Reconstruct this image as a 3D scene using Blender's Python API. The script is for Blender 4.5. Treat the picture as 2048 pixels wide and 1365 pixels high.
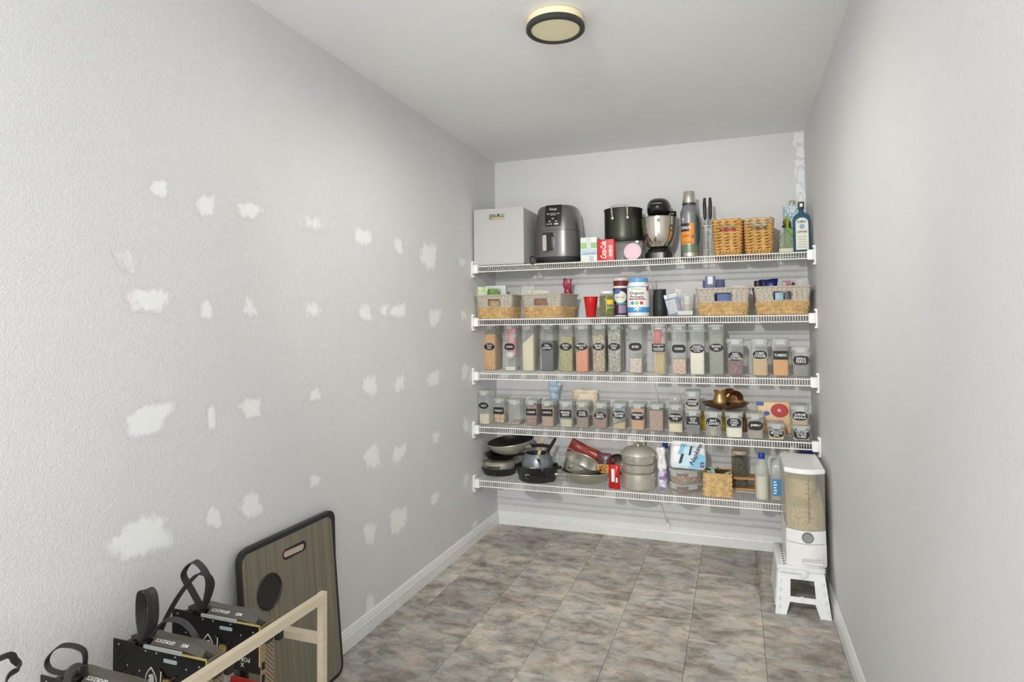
import bpy, math, random
from mathutils import Vector, Matrix
from math import sin, cos, pi, radians
random.seed(7)
for o in list(bpy.data.objects): bpy.data.objects.remove(o)
SC = bpy.context.scene
COL = SC.collection

# ------------------------------------------------------------------ camera
ROOM_W, ROOM_H, SHELF_D = 1.93, 2.44, 0.4067
FPX, CENTRE_V = 1252.5641, 682.5 - 74.6989
CAM = Vector((1.536151, -3.972176, 1.320981))
YAW, PITCH, ROLL = 0.343375, 0.03578, -0.009865
FWD = Vector((-sin(YAW)*cos(PITCH), cos(YAW)*cos(PITCH), sin(PITCH)))
_r = Vector((cos(YAW), sin(YAW), 0)); _u = _r.cross(FWD)
RIGHT = _r*cos(ROLL) + _u*sin(ROLL)
UP = -_r*sin(ROLL) + _u*cos(ROLL)
cd = bpy.data.cameras.new('camera'); cam = bpy.data.objects.new('camera', cd); COL.objects.link(cam)
cd.sensor_width = 36; cd.sensor_fit = 'HORIZONTAL'; cd.lens = FPX/2048*36
cd.shift_y = -74.6989/2048; cd.clip_start = 0.02
M = Matrix((RIGHT, UP, -FWD)).transposed().to_4x4(); M.translation = CAM
cam.matrix_world = M
SC.camera = cam

# ------------------------------------------------------------------ world, light, exposure
w = bpy.data.worlds.new('world'); SC.world = w; w.use_nodes = True
w.node_tree.nodes['Background'].inputs[0].default_value = (0.972, 0.985, 1.0, 1)
w.node_tree.nodes['Background'].inputs[1].default_value = 2.35
LAMP_POWER, HALL_POWER = 3.6, 225.0
SC.view_settings.view_transform = 'Standard'
SC.view_settings.look = 'None'
SC.view_settings.exposure = 0.14
SC.view_settings.gamma = 1.0
SC.view_settings.use_curve_mapping = False

# measured points of the photograph turned into places in the room
def _ray(u, v): return FWD + RIGHT*((u-1024)/FPX) + UP*((CENTRE_V-v)/FPX)
def onX(u, v, X): d = _ray(u, v); return CAM + d*((X-CAM.x)/d.x)
def onY(u, v, Y): d = _ray(u, v); return CAM + d*((Y-CAM.y)/d.y)
def onZ(u, v, Z): d = _ray(u, v); return CAM + d*((Z-CAM.z)/d.z)
RAIL_Z = [1.6571, 1.3289, 0.9980, 0.6710, 0.3450]
DECK = [z + 0.0405 for z in RAIL_Z]

# ------------------------------------------------------------------ materials
def lin(c):
    r = []
    for x in c[:3]:
        x /= 255.0
        r.append(x/12.92 if x <= 0.04045 else ((x+0.055)/1.055)**2.4)
    return (*r, 1)
MATS = {}
def nd(t, k, **kw):
    n = t.nodes.new(k)
    for a, b in kw.items(): setattr(n, a, b)
    return n
def base_mat(name):
    m = bpy.data.materials.new(name); m.use_nodes = True
    t = m.node_tree; return m, t, t.nodes['Principled BSDF']
def mat(name, c=(200, 200, 200), rough=.5, metal=0, var=0.0, scale=40, bump=0, bscale=300, coat=0, emit=0, stretch=None):
    """plain procedural material: colour with a little noise variation and optional fine relief"""
    if name in MATS: return MATS[name]
    m, t, b = base_mat(name)
    b.inputs['Roughness'].default_value = rough; b.inputs['Metallic'].default_value = metal
    b.inputs['Coat Weight'].default_value = coat
    L = lin(c); b.inputs['Base Color'].default_value = L
    tc = nd(t, 'ShaderNodeTexCoord')
    src = tc.outputs['Object']
    if stretch:
        mp = nd(t, 'ShaderNodeMapping'); mp.inputs['Scale'].default_value = stretch
        t.links.new(src, mp.inputs[0]); src = mp.outputs[0]
    v = var or 0.03
    n = nd(t, 'ShaderNodeTexNoise'); n.inputs['Scale'].default_value = scale; n.inputs['Detail'].default_value = 4
    t.links.new(src, n.inputs['Vector'])
    r = nd(t, 'ShaderNodeValToRGB'); e = r.color_ramp.elements
    e[0].position = .3; e[1].position = .7
    e[0].color = tuple(x*(1-v) for x in L[:3])+(1,); e[1].color = tuple(min(1, x*(1+v)) for x in L[:3])+(1,)
    t.links.new(n.outputs['Fac'], r.inputs[0]); t.links.new(r.outputs[0], b.inputs['Base Color'])
    if bump:
        n2 = nd(t, 'ShaderNodeTexNoise'); n2.inputs['Scale'].default_value = bscale; n2.inputs['Detail'].default_value = 3
        t.links.new(src, n2.inputs['Vector'])
        bp = nd(t, 'ShaderNodeBump'); bp.inputs['Strength'].default_value = bump; bp.inputs['Distance'].default_value = .002
        t.links.new(n2.outputs['Fac'], bp.inputs['Height']); t.links.new(bp.outputs[0], b.inputs['Normal'])
    if emit:
        b.inputs['Emission Color'].default_value = L; b.inputs['Emission Strength'].default_value = emit
    MATS[name] = m; return m
def grain(name, cols, scale=260, rough=.75, aspect=(1, 1, 1), bump=.6):
    """loose food: voronoi cells, each with one of the colours, with relief"""
    if name in MATS: return MATS[name]
    m, t, b = base_mat(name); b.inputs['Roughness'].default_value = rough
    tc = nd(t, 'ShaderNodeTexCoord'); mp = nd(t, 'ShaderNodeMapping'); mp.inputs['Scale'].default_value = aspect
    t.links.new(tc.outputs['Object'], mp.inputs[0])
    vo = nd(t, 'ShaderNodeTexVoronoi'); vo.inputs['Scale'].default_value = scale
    t.links.new(mp.outputs[0], vo.inputs['Vector'])
    sp = nd(t, 'ShaderNodeSeparateColor'); t.links.new(vo.outputs['Color'], sp.inputs[0])
    r = nd(t, 'ShaderNodeValToRGB'); r.color_ramp.interpolation = 'CONSTANT' if len(cols) > 2 else 'LINEAR'
    e = r.color_ramp.elements
    while len(e) < len(cols): e.new(.5)
    for i, c in enumerate(cols):
        e[i].position = i/len(cols) if len(cols) > 2 else float(i); e[i].color = lin(c)
    t.links.new(sp.outputs[0], r.inputs[0]); t.links.new(r.outputs[0], b.inputs['Base Color'])
    bp = nd(t, 'ShaderNodeBump'); bp.invert = True; bp.inputs['Strength'].default_value = bump; bp.inputs['Distance'].default_value = .003
    t.links.new(vo.outputs['Distance'], bp.inputs['Height']); t.links.new(bp.outputs[0], b.inputs['Normal'])
    MATS[name] = m; return m
def clear(name, c=(235, 238, 236), cover=.22, rough=.2, tint=(250, 251, 250)):
    """thin clear or frosted plastic and glass"""
    if name in MATS: return MATS[name]
    m, t, b = base_mat(name); out = t.nodes['Material Output']
    b.inputs['Base Color'].default_value = lin(c); b.inputs['Roughness'].default_value = rough
    tr = nd(t, 'ShaderNodeBsdfTransparent'); tr.inputs[0].default_value = lin(tint)
    mx = nd(t, 'ShaderNodeMixShader')
    fr = nd(t, 'ShaderNodeLayerWeight'); fr.inputs[0].default_value = .25
    ma = nd(t, 'ShaderNodeMath', operation='MULTIPLY_ADD', use_clamp=True)
    ma.inputs[1].default_value = .45; ma.inputs[2].default_value = cover
    t.links.new(fr.outputs['Facing'], ma.inputs[0]); t.links.new(ma.outputs[0], mx.inputs[0])
    t.links.new(tr.outputs[0], mx.inputs[1]); t.links.new(b.outputs[0], mx.inputs[2]); t.links.new(mx.outputs[0], out.inputs[0])
    MATS[name] = m; return m
def wall_mat(name, c, strength=.28, scale=112, spackle=None):
    """painted drywall with a sprayed, knocked-down texture; spackle = filler colour laid over it by the 'cover' attribute"""
    m, t, b = base_mat(name); b.inputs['Roughness'].default_value = .62
    tc = nd(t, 'ShaderNodeNewGeometry'); pos = tc.outputs['Position']
    n = nd(t, 'ShaderNodeTexNoise'); n.inputs['Scale'].default_value = scale; n.inputs['Detail'].default_value = 2.5
    n.inputs['Distortion'].default_value = 1.2
    t.links.new(pos, n.inputs['Vector'])
    r = nd(t, 'ShaderNodeValToRGB'); r.color_ramp.elements[0].position = .40; r.color_ramp.elements[1].position = .60
    t.links.new(n.outputs['Fac'], r.inputs[0])
    bp = nd(t, 'ShaderNodeBump'); bp.inputs['Strength'].default_value = strength; bp.inputs['Distance'].default_value = .004
    t.links.new(r.outputs[0], bp.inputs['Height']); t.links.new(bp.outputs[0], b.inputs['Normal'])
    L = lin(c)
    n2 = nd(t, 'ShaderNodeTexNoise'); n2.inputs['Scale'].default_value = 1.6; n2.inputs['Detail'].default_value = 3
    t.links.new(pos, n2.inputs['Vector'])
    r2 = nd(t, 'ShaderNodeValToRGB'); e = r2.color_ramp.elements; e[0].position = .35; e[1].position = .65
    e[0].color = tuple(x*.975 for x in L[:3])+(1,); e[1].color = tuple(x*1.02 for x in L[:3])+(1,)
    t.links.new(n2.outputs['Fac'], r2.inputs[0]); t.links.new(r2.outputs[0], b.inputs['Base Color'])
    if spackle:
        at = nd(t, 'ShaderNodeAttribute'); at.attribute_name = 'cover'
        q = nd(t, 'ShaderNodeTexNoise'); q.inputs['Scale'].default_value = 42; q.inputs['Detail'].default_value = 6; q.inputs['Roughness'].default_value = .65
        mp = nd(t, 'ShaderNodeMapping'); mp.inputs['Scale'].default_value = (1, 1, .55)
        t.links.new(pos, mp.inputs[0]); t.links.new(mp.outputs[0], q.inputs['Vector'])
        a = nd(t, 'ShaderNodeMath', operation='MULTIPLY_ADD'); a.inputs[1].default_value = 2.2; a.inputs[2].default_value = -1.1
        t.links.new(q.outputs['Fac'], a.inputs[0])
        s = nd(t, 'ShaderNodeMath', operation='ADD'); t.links.new(a.outputs[0], s.inputs[0]); t.links.new(at.outputs['Fac'], s.inputs[1])
        mr = nd(t, 'ShaderNodeMapRange', interpolation_type='SMOOTHSTEP'); mr.inputs[1].default_value = .2; mr.inputs[2].default_value = .85
        t.links.new(s.outputs[0], mr.inputs[0])
        mx = nd(t, 'ShaderNodeMixRGB'); mx.inputs[2].default_value = lin(spackle)
        t.links.new(mr.outputs[0], mx.inputs[0]); t.links.new(r2.outputs[0], mx.inputs[1]); t.links.new(mx.outputs[0], b.inputs['Base Color'])
        iv = nd(t, 'ShaderNodeMath', operation='MULTIPLY_ADD'); iv.inputs[1].default_value = -strength*.8; iv.inputs[2].default_value = strength
        t.links.new(mr.outputs[0], iv.inputs[0]); t.links.new(iv.outputs[0], bp.inputs['Strength'])
    return m

# ------------------------------------------------------------------ mesh building
def rrect(w, d, r=.01, n=4, cx=0, cy=0):
    r = min(r, w/2-1e-5, d/2-1e-5); L = []
    for sx, sy, a0 in ((1, 1, 0), (-1, 1, 90), (-1, -1, 180), (1, -1, 270)):
        for k in range(n+1):
            a = radians(a0 + 90*k/n)
            L.append((cx+sx*(w/2-r)+r*cos(a), cy+sy*(d/2-r)+r*sin(a)))
    return L
def ellipse(a, b, n=32, cx=0, cy=0):
    return [(cx+a*cos(2*pi*k/n), cy+b*sin(2*pi*k/n)) for k in range(n)]
def catmull(P, n=8, closed=False):
    P = [Vector(p) for p in P]; R = []; m = len(P)
    for i in range(m if closed else m-1):
        if closed: a, b, c, d = P[i-1], P[i], P[(i+1) % m], P[(i+2) % m]
        else: a, b, c, d = P[max(i-1, 0)], P[i], P[i+1], P[min(i+2, m-1)]
        for k in range(n):
            t = k/n
            R.append(.5*((2*b)+(c-a)*t+(2*a-5*b+4*c-d)*t*t+(3*b-a-3*c+d)*t**3))
    if not closed: R.append(P[-1])
    return R
class MB:
    def __init__(s): s.v = []; s.f = []
    def add(s, V, F, M=None):
        o = len(s.v)
        s.v += [tuple(M @ Vector(p)) if M else tuple(p) for p in V]
        s.f += [tuple(i+o for i in f) for f in F]; return s
    def box(s, x0, x1, y0, y1, z0, z1, M=None):
        V = [(x, y, z) for z in (z0, z1) for y in (y0, y1) for x in (x0, x1)]
        return s.add(V, [(0, 2, 3, 1), (4, 5, 7, 6), (0, 1, 5, 4), (2, 6, 7, 3), (0, 4, 6, 2), (1, 3, 7, 5)], M)
    def loft(s, loops, M=None, cap0=True, cap1=True, closed=True):
        n = len(loops[0]); V = [p for L in loops for p in L]; F = []
        for i in range(len(loops)-1):
            for k in range(n if closed else n-1):
                a, b = i*n+k, i*n+(k+1) % n
                F.append((a, b, b+n, a+n))
        if cap0: F.append(tuple(range(n-1, -1, -1)))
        if cap1: F.append(tuple(range((len(loops)-1)*n, len(loops)*n)))
        return s.add(V, F, M)
    def prism(s, poly, z0, z1, M=None, bev=0):
        if bev:
            cx = sum(p[0] for p in poly)/len(poly); cy = sum(p[1] for p in poly)/len(poly)
            ext = max(max(abs(p[0]-cx) for p in poly), 1e-6); ey = max(max(abs(p[1]-cy) for p in poly), 1e-6)
            q = [(cx+(p[0]-cx)*(1-bev/ext), cy+(p[1]-cy)*(1-bev/ey)) for p in poly]
            Ls = [[(*p, z0) for p in q], [(*p, z0+bev) for p in poly], [(*p, z1-bev) for p in poly], [(*p, z1) for p in q]]
        else: Ls = [[(*p, z0) for p in poly], [(*p, z1) for p in poly]]
        return s.loft(Ls, M)
    def lathe(s, prof, n=32, M=None, cap0=True, cap1=True):
        Ls = [[(r*cos(2*pi*k/n), r*sin(2*pi*k/n), z) for k in range(n)] for r, z in prof]
        return s.loft(Ls, M, cap0, cap1)
    def tube(s, P, r, n=8, closed=False, M=None, taper=None):
        P = [Vector(p) for p in P]; m = len(P); Ls = []; nrm = None
        for i in range(m):
            a = P[i-1] if (i or closed) else P[0]; b = P[(i+1) % m] if (i < m-1 or closed) else P[-1]
            t = (b-a).normalized()
            if nrm is None: nrm = t.orthogonal().normalized()
            nrm = (nrm - t*nrm.dot(t)).normalized(); bn = t.cross(nrm)
            rr = r if taper is None else r*taper(i/(m-1))
            Ls.append([P[i]+nrm*rr*cos(2*pi*k/n)+bn*rr*sin(2*pi*k/n) for k in range(n)])
        if closed: Ls.append(Ls[0]); return s.loft(Ls, M, False, False)
        return s.loft(Ls, M)
    def ribbon(s, P, wdir, w, t=.002, M=None):
        """flat band along P; wdir gives the width direction"""
        P = [Vector(p) for p in P]; Ls = []
        for i, p in enumerate(P):
            tg = (P[min(i+1, len(P)-1)]-P[max(i-1, 0)]).normalized()
            wd = wdir(i/(len(P)-1)) if callable(wdir) else Vector(wdir)
            wd = (wd-tg*wd.dot(tg)).normalized(); nn = tg.cross(wd)
            Ls.append([p+wd*w/2+nn*t/2, p-wd*w/2+nn*t/2, p-wd*w/2-nn*t/2, p+wd*w/2-nn*t/2])
        return s.loft(Ls, M)
    def ball(s, c, r, sx=1, sy=1, sz=1, n=14, M=None):
        pr = [(max(1e-4, r*sin(pi*k/(n//2+2))), -r*cos(pi*k/(n//2+2))) for k in range(n//2+3)]
        T = Matrix.Translation(c) @ Matrix.Diagonal((sx, sy, sz, 1))
        return s.lathe(pr, n, (M @ T) if M else T)
    def sheet(s, fn, nu, nv, M=None, thick=0):
        V = [fn(i/nu, j/nv) for j in range(nv+1) for i in range(nu+1)]
        F = [(j*(nu+1)+i, j*(nu+1)+i+1, (j+1)*(nu+1)+i+1, (j+1)*(nu+1)+i) for j in range(nv) for i in range(nu)]
        return s.add(V, F, M)
def obj(name, mb, m, parent=None, loc=(0, 0, 0), rot=(0, 0, 0), smooth=40, kind=None):
    me = bpy.data.meshes.new(name); me.from_pydata(mb.v, [], mb.f); me.validate()
    if m: me.materials.append(m)
    if smooth:
        me.polygons.foreach_set('use_smooth', [True]*len(me.polygons)); me.set_sharp_from_angle(angle=radians(smooth))
    o = bpy.data.objects.new(name, me); COL.objects.link(o)
    o.location = loc; o.rotation_euler = rot
    if parent: o.parent = parent
    if kind: o['kind'] = kind
    return o
def thing(name, label, cat, loc=(0, 0, 0), rz=0, group=None, rot=None):
    o = bpy.data.objects.new(name, None); COL.objects.link(o); o.empty_display_size = .03
    o.location = loc; o.rotation_euler = rot or (0, 0, rz)
    o['label'] = label; o['category'] = cat
    if group: o['group'] = group
    return o
def tag(o, label, cat, group=None):
    o['label'] = label; o['category'] = cat
    if group: o['group'] = group
    return o
def text(s, m, parent, width=None, height=None, loc=(0, 0, 0), rot=(pi/2, 0, 0), name='lettering', depth=.0004, shear=0, align='CENTER', bold=0, space=1, gap=.9, arc=None):
    """flat lettering, fitted into width x height, centred on loc"""
    c = bpy.data.curves.new('t', 'FONT'); c.body = s; c.align_x = align; c.size = 1; c.extrude = 0.0; c.resolution_u = 2
    c.shear = shear; c.offset = bold; c.space_character = space; c.space_line = gap
    t = bpy.data.objects.new('t', c); me = bpy.data.meshes.new_from_object(t)
    bpy.data.objects.remove(t); bpy.data.curves.remove(c)
    xs = [v.co.x for v in me.vertices]; ys = [v.co.y for v in me.vertices]
    w0, h0 = max(xs)-min(xs), max(ys)-min(ys); mx, my = (max(xs)+min(xs))/2, (max(ys)+min(ys))/2
    sx = (width/w0) if width else None; sy = (height/h0) if height else None
    sx = sx or sy; sy = sy or sx
    for v in me.vertices:
        x, y = (v.co.x-mx)*sx, (v.co.y-my)*sy
        if arc: a = x/arc; x, z, y = arc*sin(a), arc*(cos(a)-1), y; v.co = (x, y, z+depth)
        else: v.co = (x, y, depth)
    me.materials.clear(); me.materials.append(m); me.name = name
    o = bpy.data.objects.new(name, me); COL.objects.link(o); o.location = loc; o.rotation_euler = rot
    if parent: o.parent = parent
    return o
def struct(o, parent=None):
    o['kind'] = 'structure'
    if parent: o.parent = parent
    return o

# ------------------------------------------------------------------ the room
Y_END, Y_FLOOR = -3.85, -5.2
M_WALL = wall_mat('grey_wall_paint', (221, 221, 220))
M_WALLB = wall_mat('grey_back_wall_paint', (221, 221, 219), .22, 90)
M_CEIL = wall_mat('ceiling_paint', (249, 249, 249), .12, 110)
M_TRIM = mat('white_trim_paint', (236, 237, 235), .35)
wl = struct(obj('wall_left', MB().box(-.12, 0, Y_END, .12, 0, ROOM_H), M_WALL, smooth=0))
wb = struct(obj('wall_back', MB().box(0, ROOM_W, 0, .12, 0, ROOM_H), M_WALLB, smooth=0))
wr = struct(obj('wall_right', MB().box(ROOM_W, ROOM_W+.12, Y_END, .12, 0, ROOM_H), wall_mat('smooth_grey_wall_paint', (221, 221, 220), .14, 90), smooth=0))
struct(obj('ceiling', MB().box(-.6, ROOM_W+.6, Y_FLOOR, .12, ROOM_H, ROOM_H+.1), M_CEIL, smooth=0))
def baseboard(name, x0, y0, x1, y1):
    d = Vector((x1-x0, y1-y0, 0)); L = d.length; d.normalize(); n = Vector((-d.y, d.x, 0))
    prof = [(0, 0), (.014, 0), (.014, .052), (.011, .058), (.011, .066), (.008, .071), (.008, .077), (.003, .084), (0, .085)]
    mb = MB(); Ls = []
    for t in (0, L):
        Ls.append([Vector((x0, y0, 0))+d*t+n*a+Vector((0, 0, h)) for a, h in prof])
    mb.loft(Ls); struct(obj(name, mb, M_TRIM, smooth=0))
baseboard('baseboard_left', 0, 0, 0, Y_END)
baseboard('baseboard_back', ROOM_W, 0, 0, 0)
baseboard('baseboard_right', ROOM_W, Y_END, ROOM_W, 0)

# floor: slab with separate vinyl stone tiles
def tile_mat():
    m, t, b = base_mat('stone_look_tile'); b.inputs['Roughness'].default_value = .5
    tc = nd(t, 'ShaderNodeTexCoord'); oi = nd(t, 'ShaderNodeObjectInfo')
    ml = nd(t, 'ShaderNodeMath', operation='MULTIPLY'); ml.inputs[1].default_value = 37.0
    t.links.new(oi.outputs['Random'], ml.inputs[0])
    cb = nd(t, 'ShaderNodeCombineXYZ'); t.links.new(ml.outputs[0], cb.inputs[2])
    ad = nd(t, 'ShaderNodeVectorMath', operation='ADD')
    mp = nd(t, 'ShaderNodeMapping'); mp.inputs['Scale'].default_value = (1.0, 1.55, 1); mp.inputs['Rotation'].default_value = (0, 0, .35)
    t.links.new(tc.outputs['Object'], mp.inputs[0]); t.links.new(mp.outputs[0], ad.inputs[0]); t.links.new(cb.outputs[0], ad.inputs[1])
    n1 = nd(t, 'ShaderNodeTexNoise'); n1.inputs['Scale'].default_value = 3.4; n1.inputs['Detail'].default_value = 9; n1.inputs['Roughness'].default_value = .7; n1.inputs['Distortion'].default_value = .3
    n2 = nd(t, 'ShaderNodeTexNoise'); n2.inputs['Scale'].default_value = 10; n2.inputs['Detail'].default_value = 8; n2.inputs['Roughness'].default_value = .7; n2.inputs['Distortion'].default_value = .45
    for n in (n1, n2): t.links.new(ad.outputs[0], n.inputs['Vector'])
    r = nd(t, 'ShaderNodeValToRGB'); e = r.color_ramp.elements
    cols = [(.28, (138, 128, 118)), (.42, (178, 169, 158)), (.50, (188, 187, 181)), (.56, (204, 194, 180)), (.68, (219, 208, 194)), (.8, (194, 184, 172))]
    while len(e) < len(cols): e.new(.5)
    for q, (p, c) in zip(e, cols): q.position = p; q.color = lin(c)
    t.links.new(n1.outputs['Fac'], r.inputs[0])
    r2 = nd(t, 'ShaderNodeValToRGB'); e = r2.color_ramp.elements
    e[0].position = .37; e[0].color = (.40, .375, .35, 1); e[1].position = .56; e[1].color = (1, 1, 1, 1)
    t.links.new(n2.outputs['Fac'], r2.inputs[0])
    mx = nd(t, 'ShaderNodeMixRGB', blend_type='MULTIPLY'); mx.inputs[0].default_value = .8
    t.links.new(r.outputs[0], mx.inputs[1]); t.links.new(r2.outputs[0], mx.inputs[2])
    hs = nd(t, 'ShaderNodeHueSaturation')
    mr = nd(t, 'ShaderNodeMapRange'); mr.inputs[3].default_value = .9; mr.inputs[4].default_value = 1.2
    t.links.new(oi.outputs['Random'], mr.inputs[0]); t.links.new(mr.outputs[0], hs.inputs['Value'])
    t.links.new(mx.outputs[0], hs.inputs['Color']); t.links.new(hs.outputs[0], b.inputs['Base Color'])
    bp = nd(t, 'ShaderNodeBump'); bp.inputs['Strength'].default_value = .15; bp.inputs['Distance'].default_value = .002
    t.links.new(n2.outputs['Fac'], bp.inputs['Height']); t.links.new(bp.outputs[0], b.inputs['Normal'])
    return m
M_TILE = tile_mat()
floor = struct(obj('floor', MB().box(-.12, ROOM_W+.12, Y_FLOOR, .12, -.06, -.004), mat('dark_floor_joint', (70, 62, 56), .8), smooth=0))
TW, TL = .2985, .368
offs = {0: -.22, 1: -.05, 2: -.16, 3: -.25, 4: -.19, 5: -.31, 6: -.1}
for c in range(-2, 6):
    x0, x1 = .4235 + (c-1)*TW + TW, .4235 + c*TW + TW
    x0 -= TW; x1 -= TW
    x0, x1 = max(x0, .001), min(x1, ROOM_W-.001)
    if x1-x0 < .02: continue
    y = offs[(c+2) % 7]
    y1 = -.001
    while y1 > Y_FLOOR:
        y0 = max(y, Y_FLOOR)
        g = .0005
        L = [(x0+g, y0+g), (x1-g, y0+g), (x1-g, y1-g), (x0+g, y1-g)]
        b_ = .0008
        Li = [(x0+g+b_, y0+g+b_), (x1-g-b_, y0+g+b_), (x1-g-b_, y1-g-b_), (x0+g+b_, y1-g-b_)]
        mx, my = (x0+x1)/2, (y0+y1)/2
        mb = MB().loft([[(a-mx, b-my, -.006) for a, b in L], [(a-mx, b-my, -.0012) for a, b in L], [(a-mx, b-my, 0) for a, b in Li]], cap0=False)
        obj('tile', mb, M_TILE, floor, (mx, my, 0), smooth=0)
        y1 = y0; y = y0-TL

SP = [(1510, 1106), (1522, 1106), (1521, 1130), (1526, 1150), (1523, 1170), (1529, 1190), (1531, 1212), (1523, 1213), (1519, 1196), (1510, 1180), (1507, 1162), (1512, 1145), (1509, 1125)]
SP = [onZ(u, v, .0004) for u, v in SP]
obj('spill_stain', MB().add([(q.x, q.y, .0004) for q in SP[::-1]], [tuple(range(len(SP)))]), clear('brown_spill', (150, 132, 106), .0, .4), floor, smooth=0)
# spackle patches on the left wall and the corner strip
M_PATCH = wall_mat('spackled_wall', (221, 221, 220), spackle=(242, 243, 241))
M_PATCHB = wall_mat('spackled_back_wall', (221, 221, 219), .22, 90, spackle=(242, 243, 241))
def patch(centre, hw, hh, parent, axis='x', amount=1.0, seed=0):
    rnd = random.Random(seed); ph = [rnd.uniform(0, 6.28) for _ in range(6)]
    n, rings = 36, 5; V = []; cov = []
    for k in range(rings+1):
        f = k/rings
        for i in range(n):
            a = 2*pi*i/n
            r = f*(1+.13*sin(2*a+ph[0])+.10*sin(3*a+ph[1])+.07*sin(5*a+ph[2])+.05*sin(9*a+ph[3]))
            sq = 1/max(abs(cos(a)), abs(sin(a)))**.35
            h, z = r*sq*cos(a)*hw*1.25, r*sq*sin(a)*hh*1.25
            d = .0006+.00004*(seed % 9)
            V.append((d, h, z) if axis == 'x' else (h, -d, z)); cov.append((1-f**1.7)*1.25*amount)
    F = [(k*n+i, k*n+(i+1) % n, (k+1)*n+(i+1) % n, (k+1)*n+i) for k in range(rings) for i in range(n)]
    mb = MB().add(V, F); o = obj('spackle_patch', mb, M_PATCH if axis == 'x' else M_PATCHB, parent, centre, smooth=60)
    at = o.data.attributes.new('cover', 'FLOAT', 'POINT')
    if len(o.data.vertices) == len(cov): at.data.foreach_set('value', cov)
    return o
PZ = [(240,95,35,30,1),(432,165,32,45,1),(608,185,45,30,1),(865,240,40,30,.6),(1072,293,33,35,1),(1215,330,18,30,.9),(1340,370,35,50,1),(1475,395,14,20,.8),
      (200,550,70,50,1.05),(432,590,24,40,.95),(610,580,28,35,.8),(868,590,35,35,.6),(1080,602,23,35,.8),(1162,592,20,30,.8),(1215,597,30,32,.9),(1362,622,24,34,1),(1482,615,12,25,.8),
      (110,385,40,45,.45),(875,938,22,28,.8),(1100,900,30,42,.8),(1220,893,25,32,.8),(1360,870,25,35,.85),(1485,840,14,35,.9),
      (198,1038,85,55,1.15),(455,1030,18,45,.9),(615,990,38,40,1.15),(1368,1110,18,24,.85),(1110,1190,32,45,1),(1218,1175,26,34,1),(1490,1060,12,32,.8),
      (875,1285,24,26,.9),(1365,1358,18,26,.9),(1490,1285,12,36,.7)]
PF = [(285,1075,56,36,1.1),(427,1037,14,20,1.0),(503,1012,20,24,1.05),(740,1067,11,26,1),(797,1040,20,22,1),(740,1212,10,20,.9),(949,1050,6,9,.8)]
PL = [(200+x/2.037, 330+y/2.037, a/2.037, b/2.037, c) for x, y, a, b, c in PZ] + PF
for i, (u, v, a, b, c) in enumerate(PL):
    p = onX(u, v, 0); q = onX(u+a, v, 0); r = onX(u, v+b, 0)
    patch((0, p.y, p.z), abs(q.y-p.y), abs(r.z-p.z), wl, 'x', c, i)
for i, (v, hw, hh) in enumerate([(283, 9, 22), (312, 7, 22), (340, 9, 20), (366, 7, 24), (392, 8, 22), (418, 7, 20)]):
    p = onY(1601, v, 0); patch((ROOM_W-.026, 0, p.z), hw/317, hh/317, wb, 'y', 1.2, 90+i)

# ------------------------------------------------------------------ ceiling lamp
BLACK0 = mat('black_lamp_can', (30, 30, 30), .45)
def ceiling_lamp(x, y, label, glow):
    lamp = thing('ceiling_lamp', label, 'lamp', (x, y, ROOM_H))
    obj('mount', MB().lathe([(.098, 0), (.104, -.004), (.104, -.03), (.1, -.032)][::-1], 48), mat('lamp_cream_base', (226, 214, 176), .5), lamp)
    obj('ring', MB().loft([[(r*cos(2*pi*k/64), r*sin(2*pi*k/64), z) for k in range(64)] for r, z in
        [(.088, -.026), (.104, -.026), (.107, -.031), (.107, -.043), (.103, -.047), (.092, -.047), (.088, -.043), (.088, -.026)]], cap0=False, cap1=False), mat('black_ring_metal', (46, 46, 42), .4), lamp)
    obj('diffuser', MB().lathe([(.0885, -.038), (.0885, -.041), (.06, -.0425), (.001, -.043)][::-1], 48), mat('cream_diffuser', (205, 198, 165), .6, emit=.24), lamp)
    return lamp
lamp = ceiling_lamp(.938, -1.80, 'round flush ceiling lamp with black ring and cream diffuser', 0)
ld = bpy.data.lights.new('lamp_glow', 'SPOT'); ld.energy = LAMP_POWER*4; ld.spot_size = radians(180); ld.spot_blend = .6; ld.shadow_soft_size = .0
ld.color = (1, .965, .90)
lo = bpy.data.objects.new('lamp_glow', ld); COL.objects.link(lo); lo.parent = lamp; lo.location = (0, 0, -.05)
hp = Vector((1.15, -4.1, ROOM_H)); aim = (Vector((.95, 0, 1.0))-(hp-Vector((0, 0, .16)))).normalized()
hall = thing('ceiling_spotlight', 'adjustable ceiling spotlight of the hall, pointed at the shelves', 'spotlight', hp)
q = aim.to_track_quat('-Z', 'Y')
obj('mount', MB().lathe([(.05, -.012), (.05, 0)], 32).lathe([(.008, -.13), (.008, -.01)], 12), M_TRIM, hall)
o = obj('can', MB().lathe([(.02, .06), (.042, .05), (.045, 0), (.045, -.03), (.042, -.03), (.041, 0), (.03, .03)], 32), BLACK0, hall, (0, 0, -.16)); o.rotation_euler = q.to_euler()
ld = bpy.data.lights.new('hall_glow', 'SPOT'); ld.energy = HALL_POWER; ld.color = (1, .99, .972); ld.spot_size = radians(60); ld.spot_blend = .9; ld.shadow_soft_size = .065
lo = bpy.data.objects.new('hall_glow', ld); COL.objects.link(lo); lo.parent = hall; lo.location = Vector((0, 0, -.16))+aim*.04; lo.rotation_euler = q.to_euler()

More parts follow.
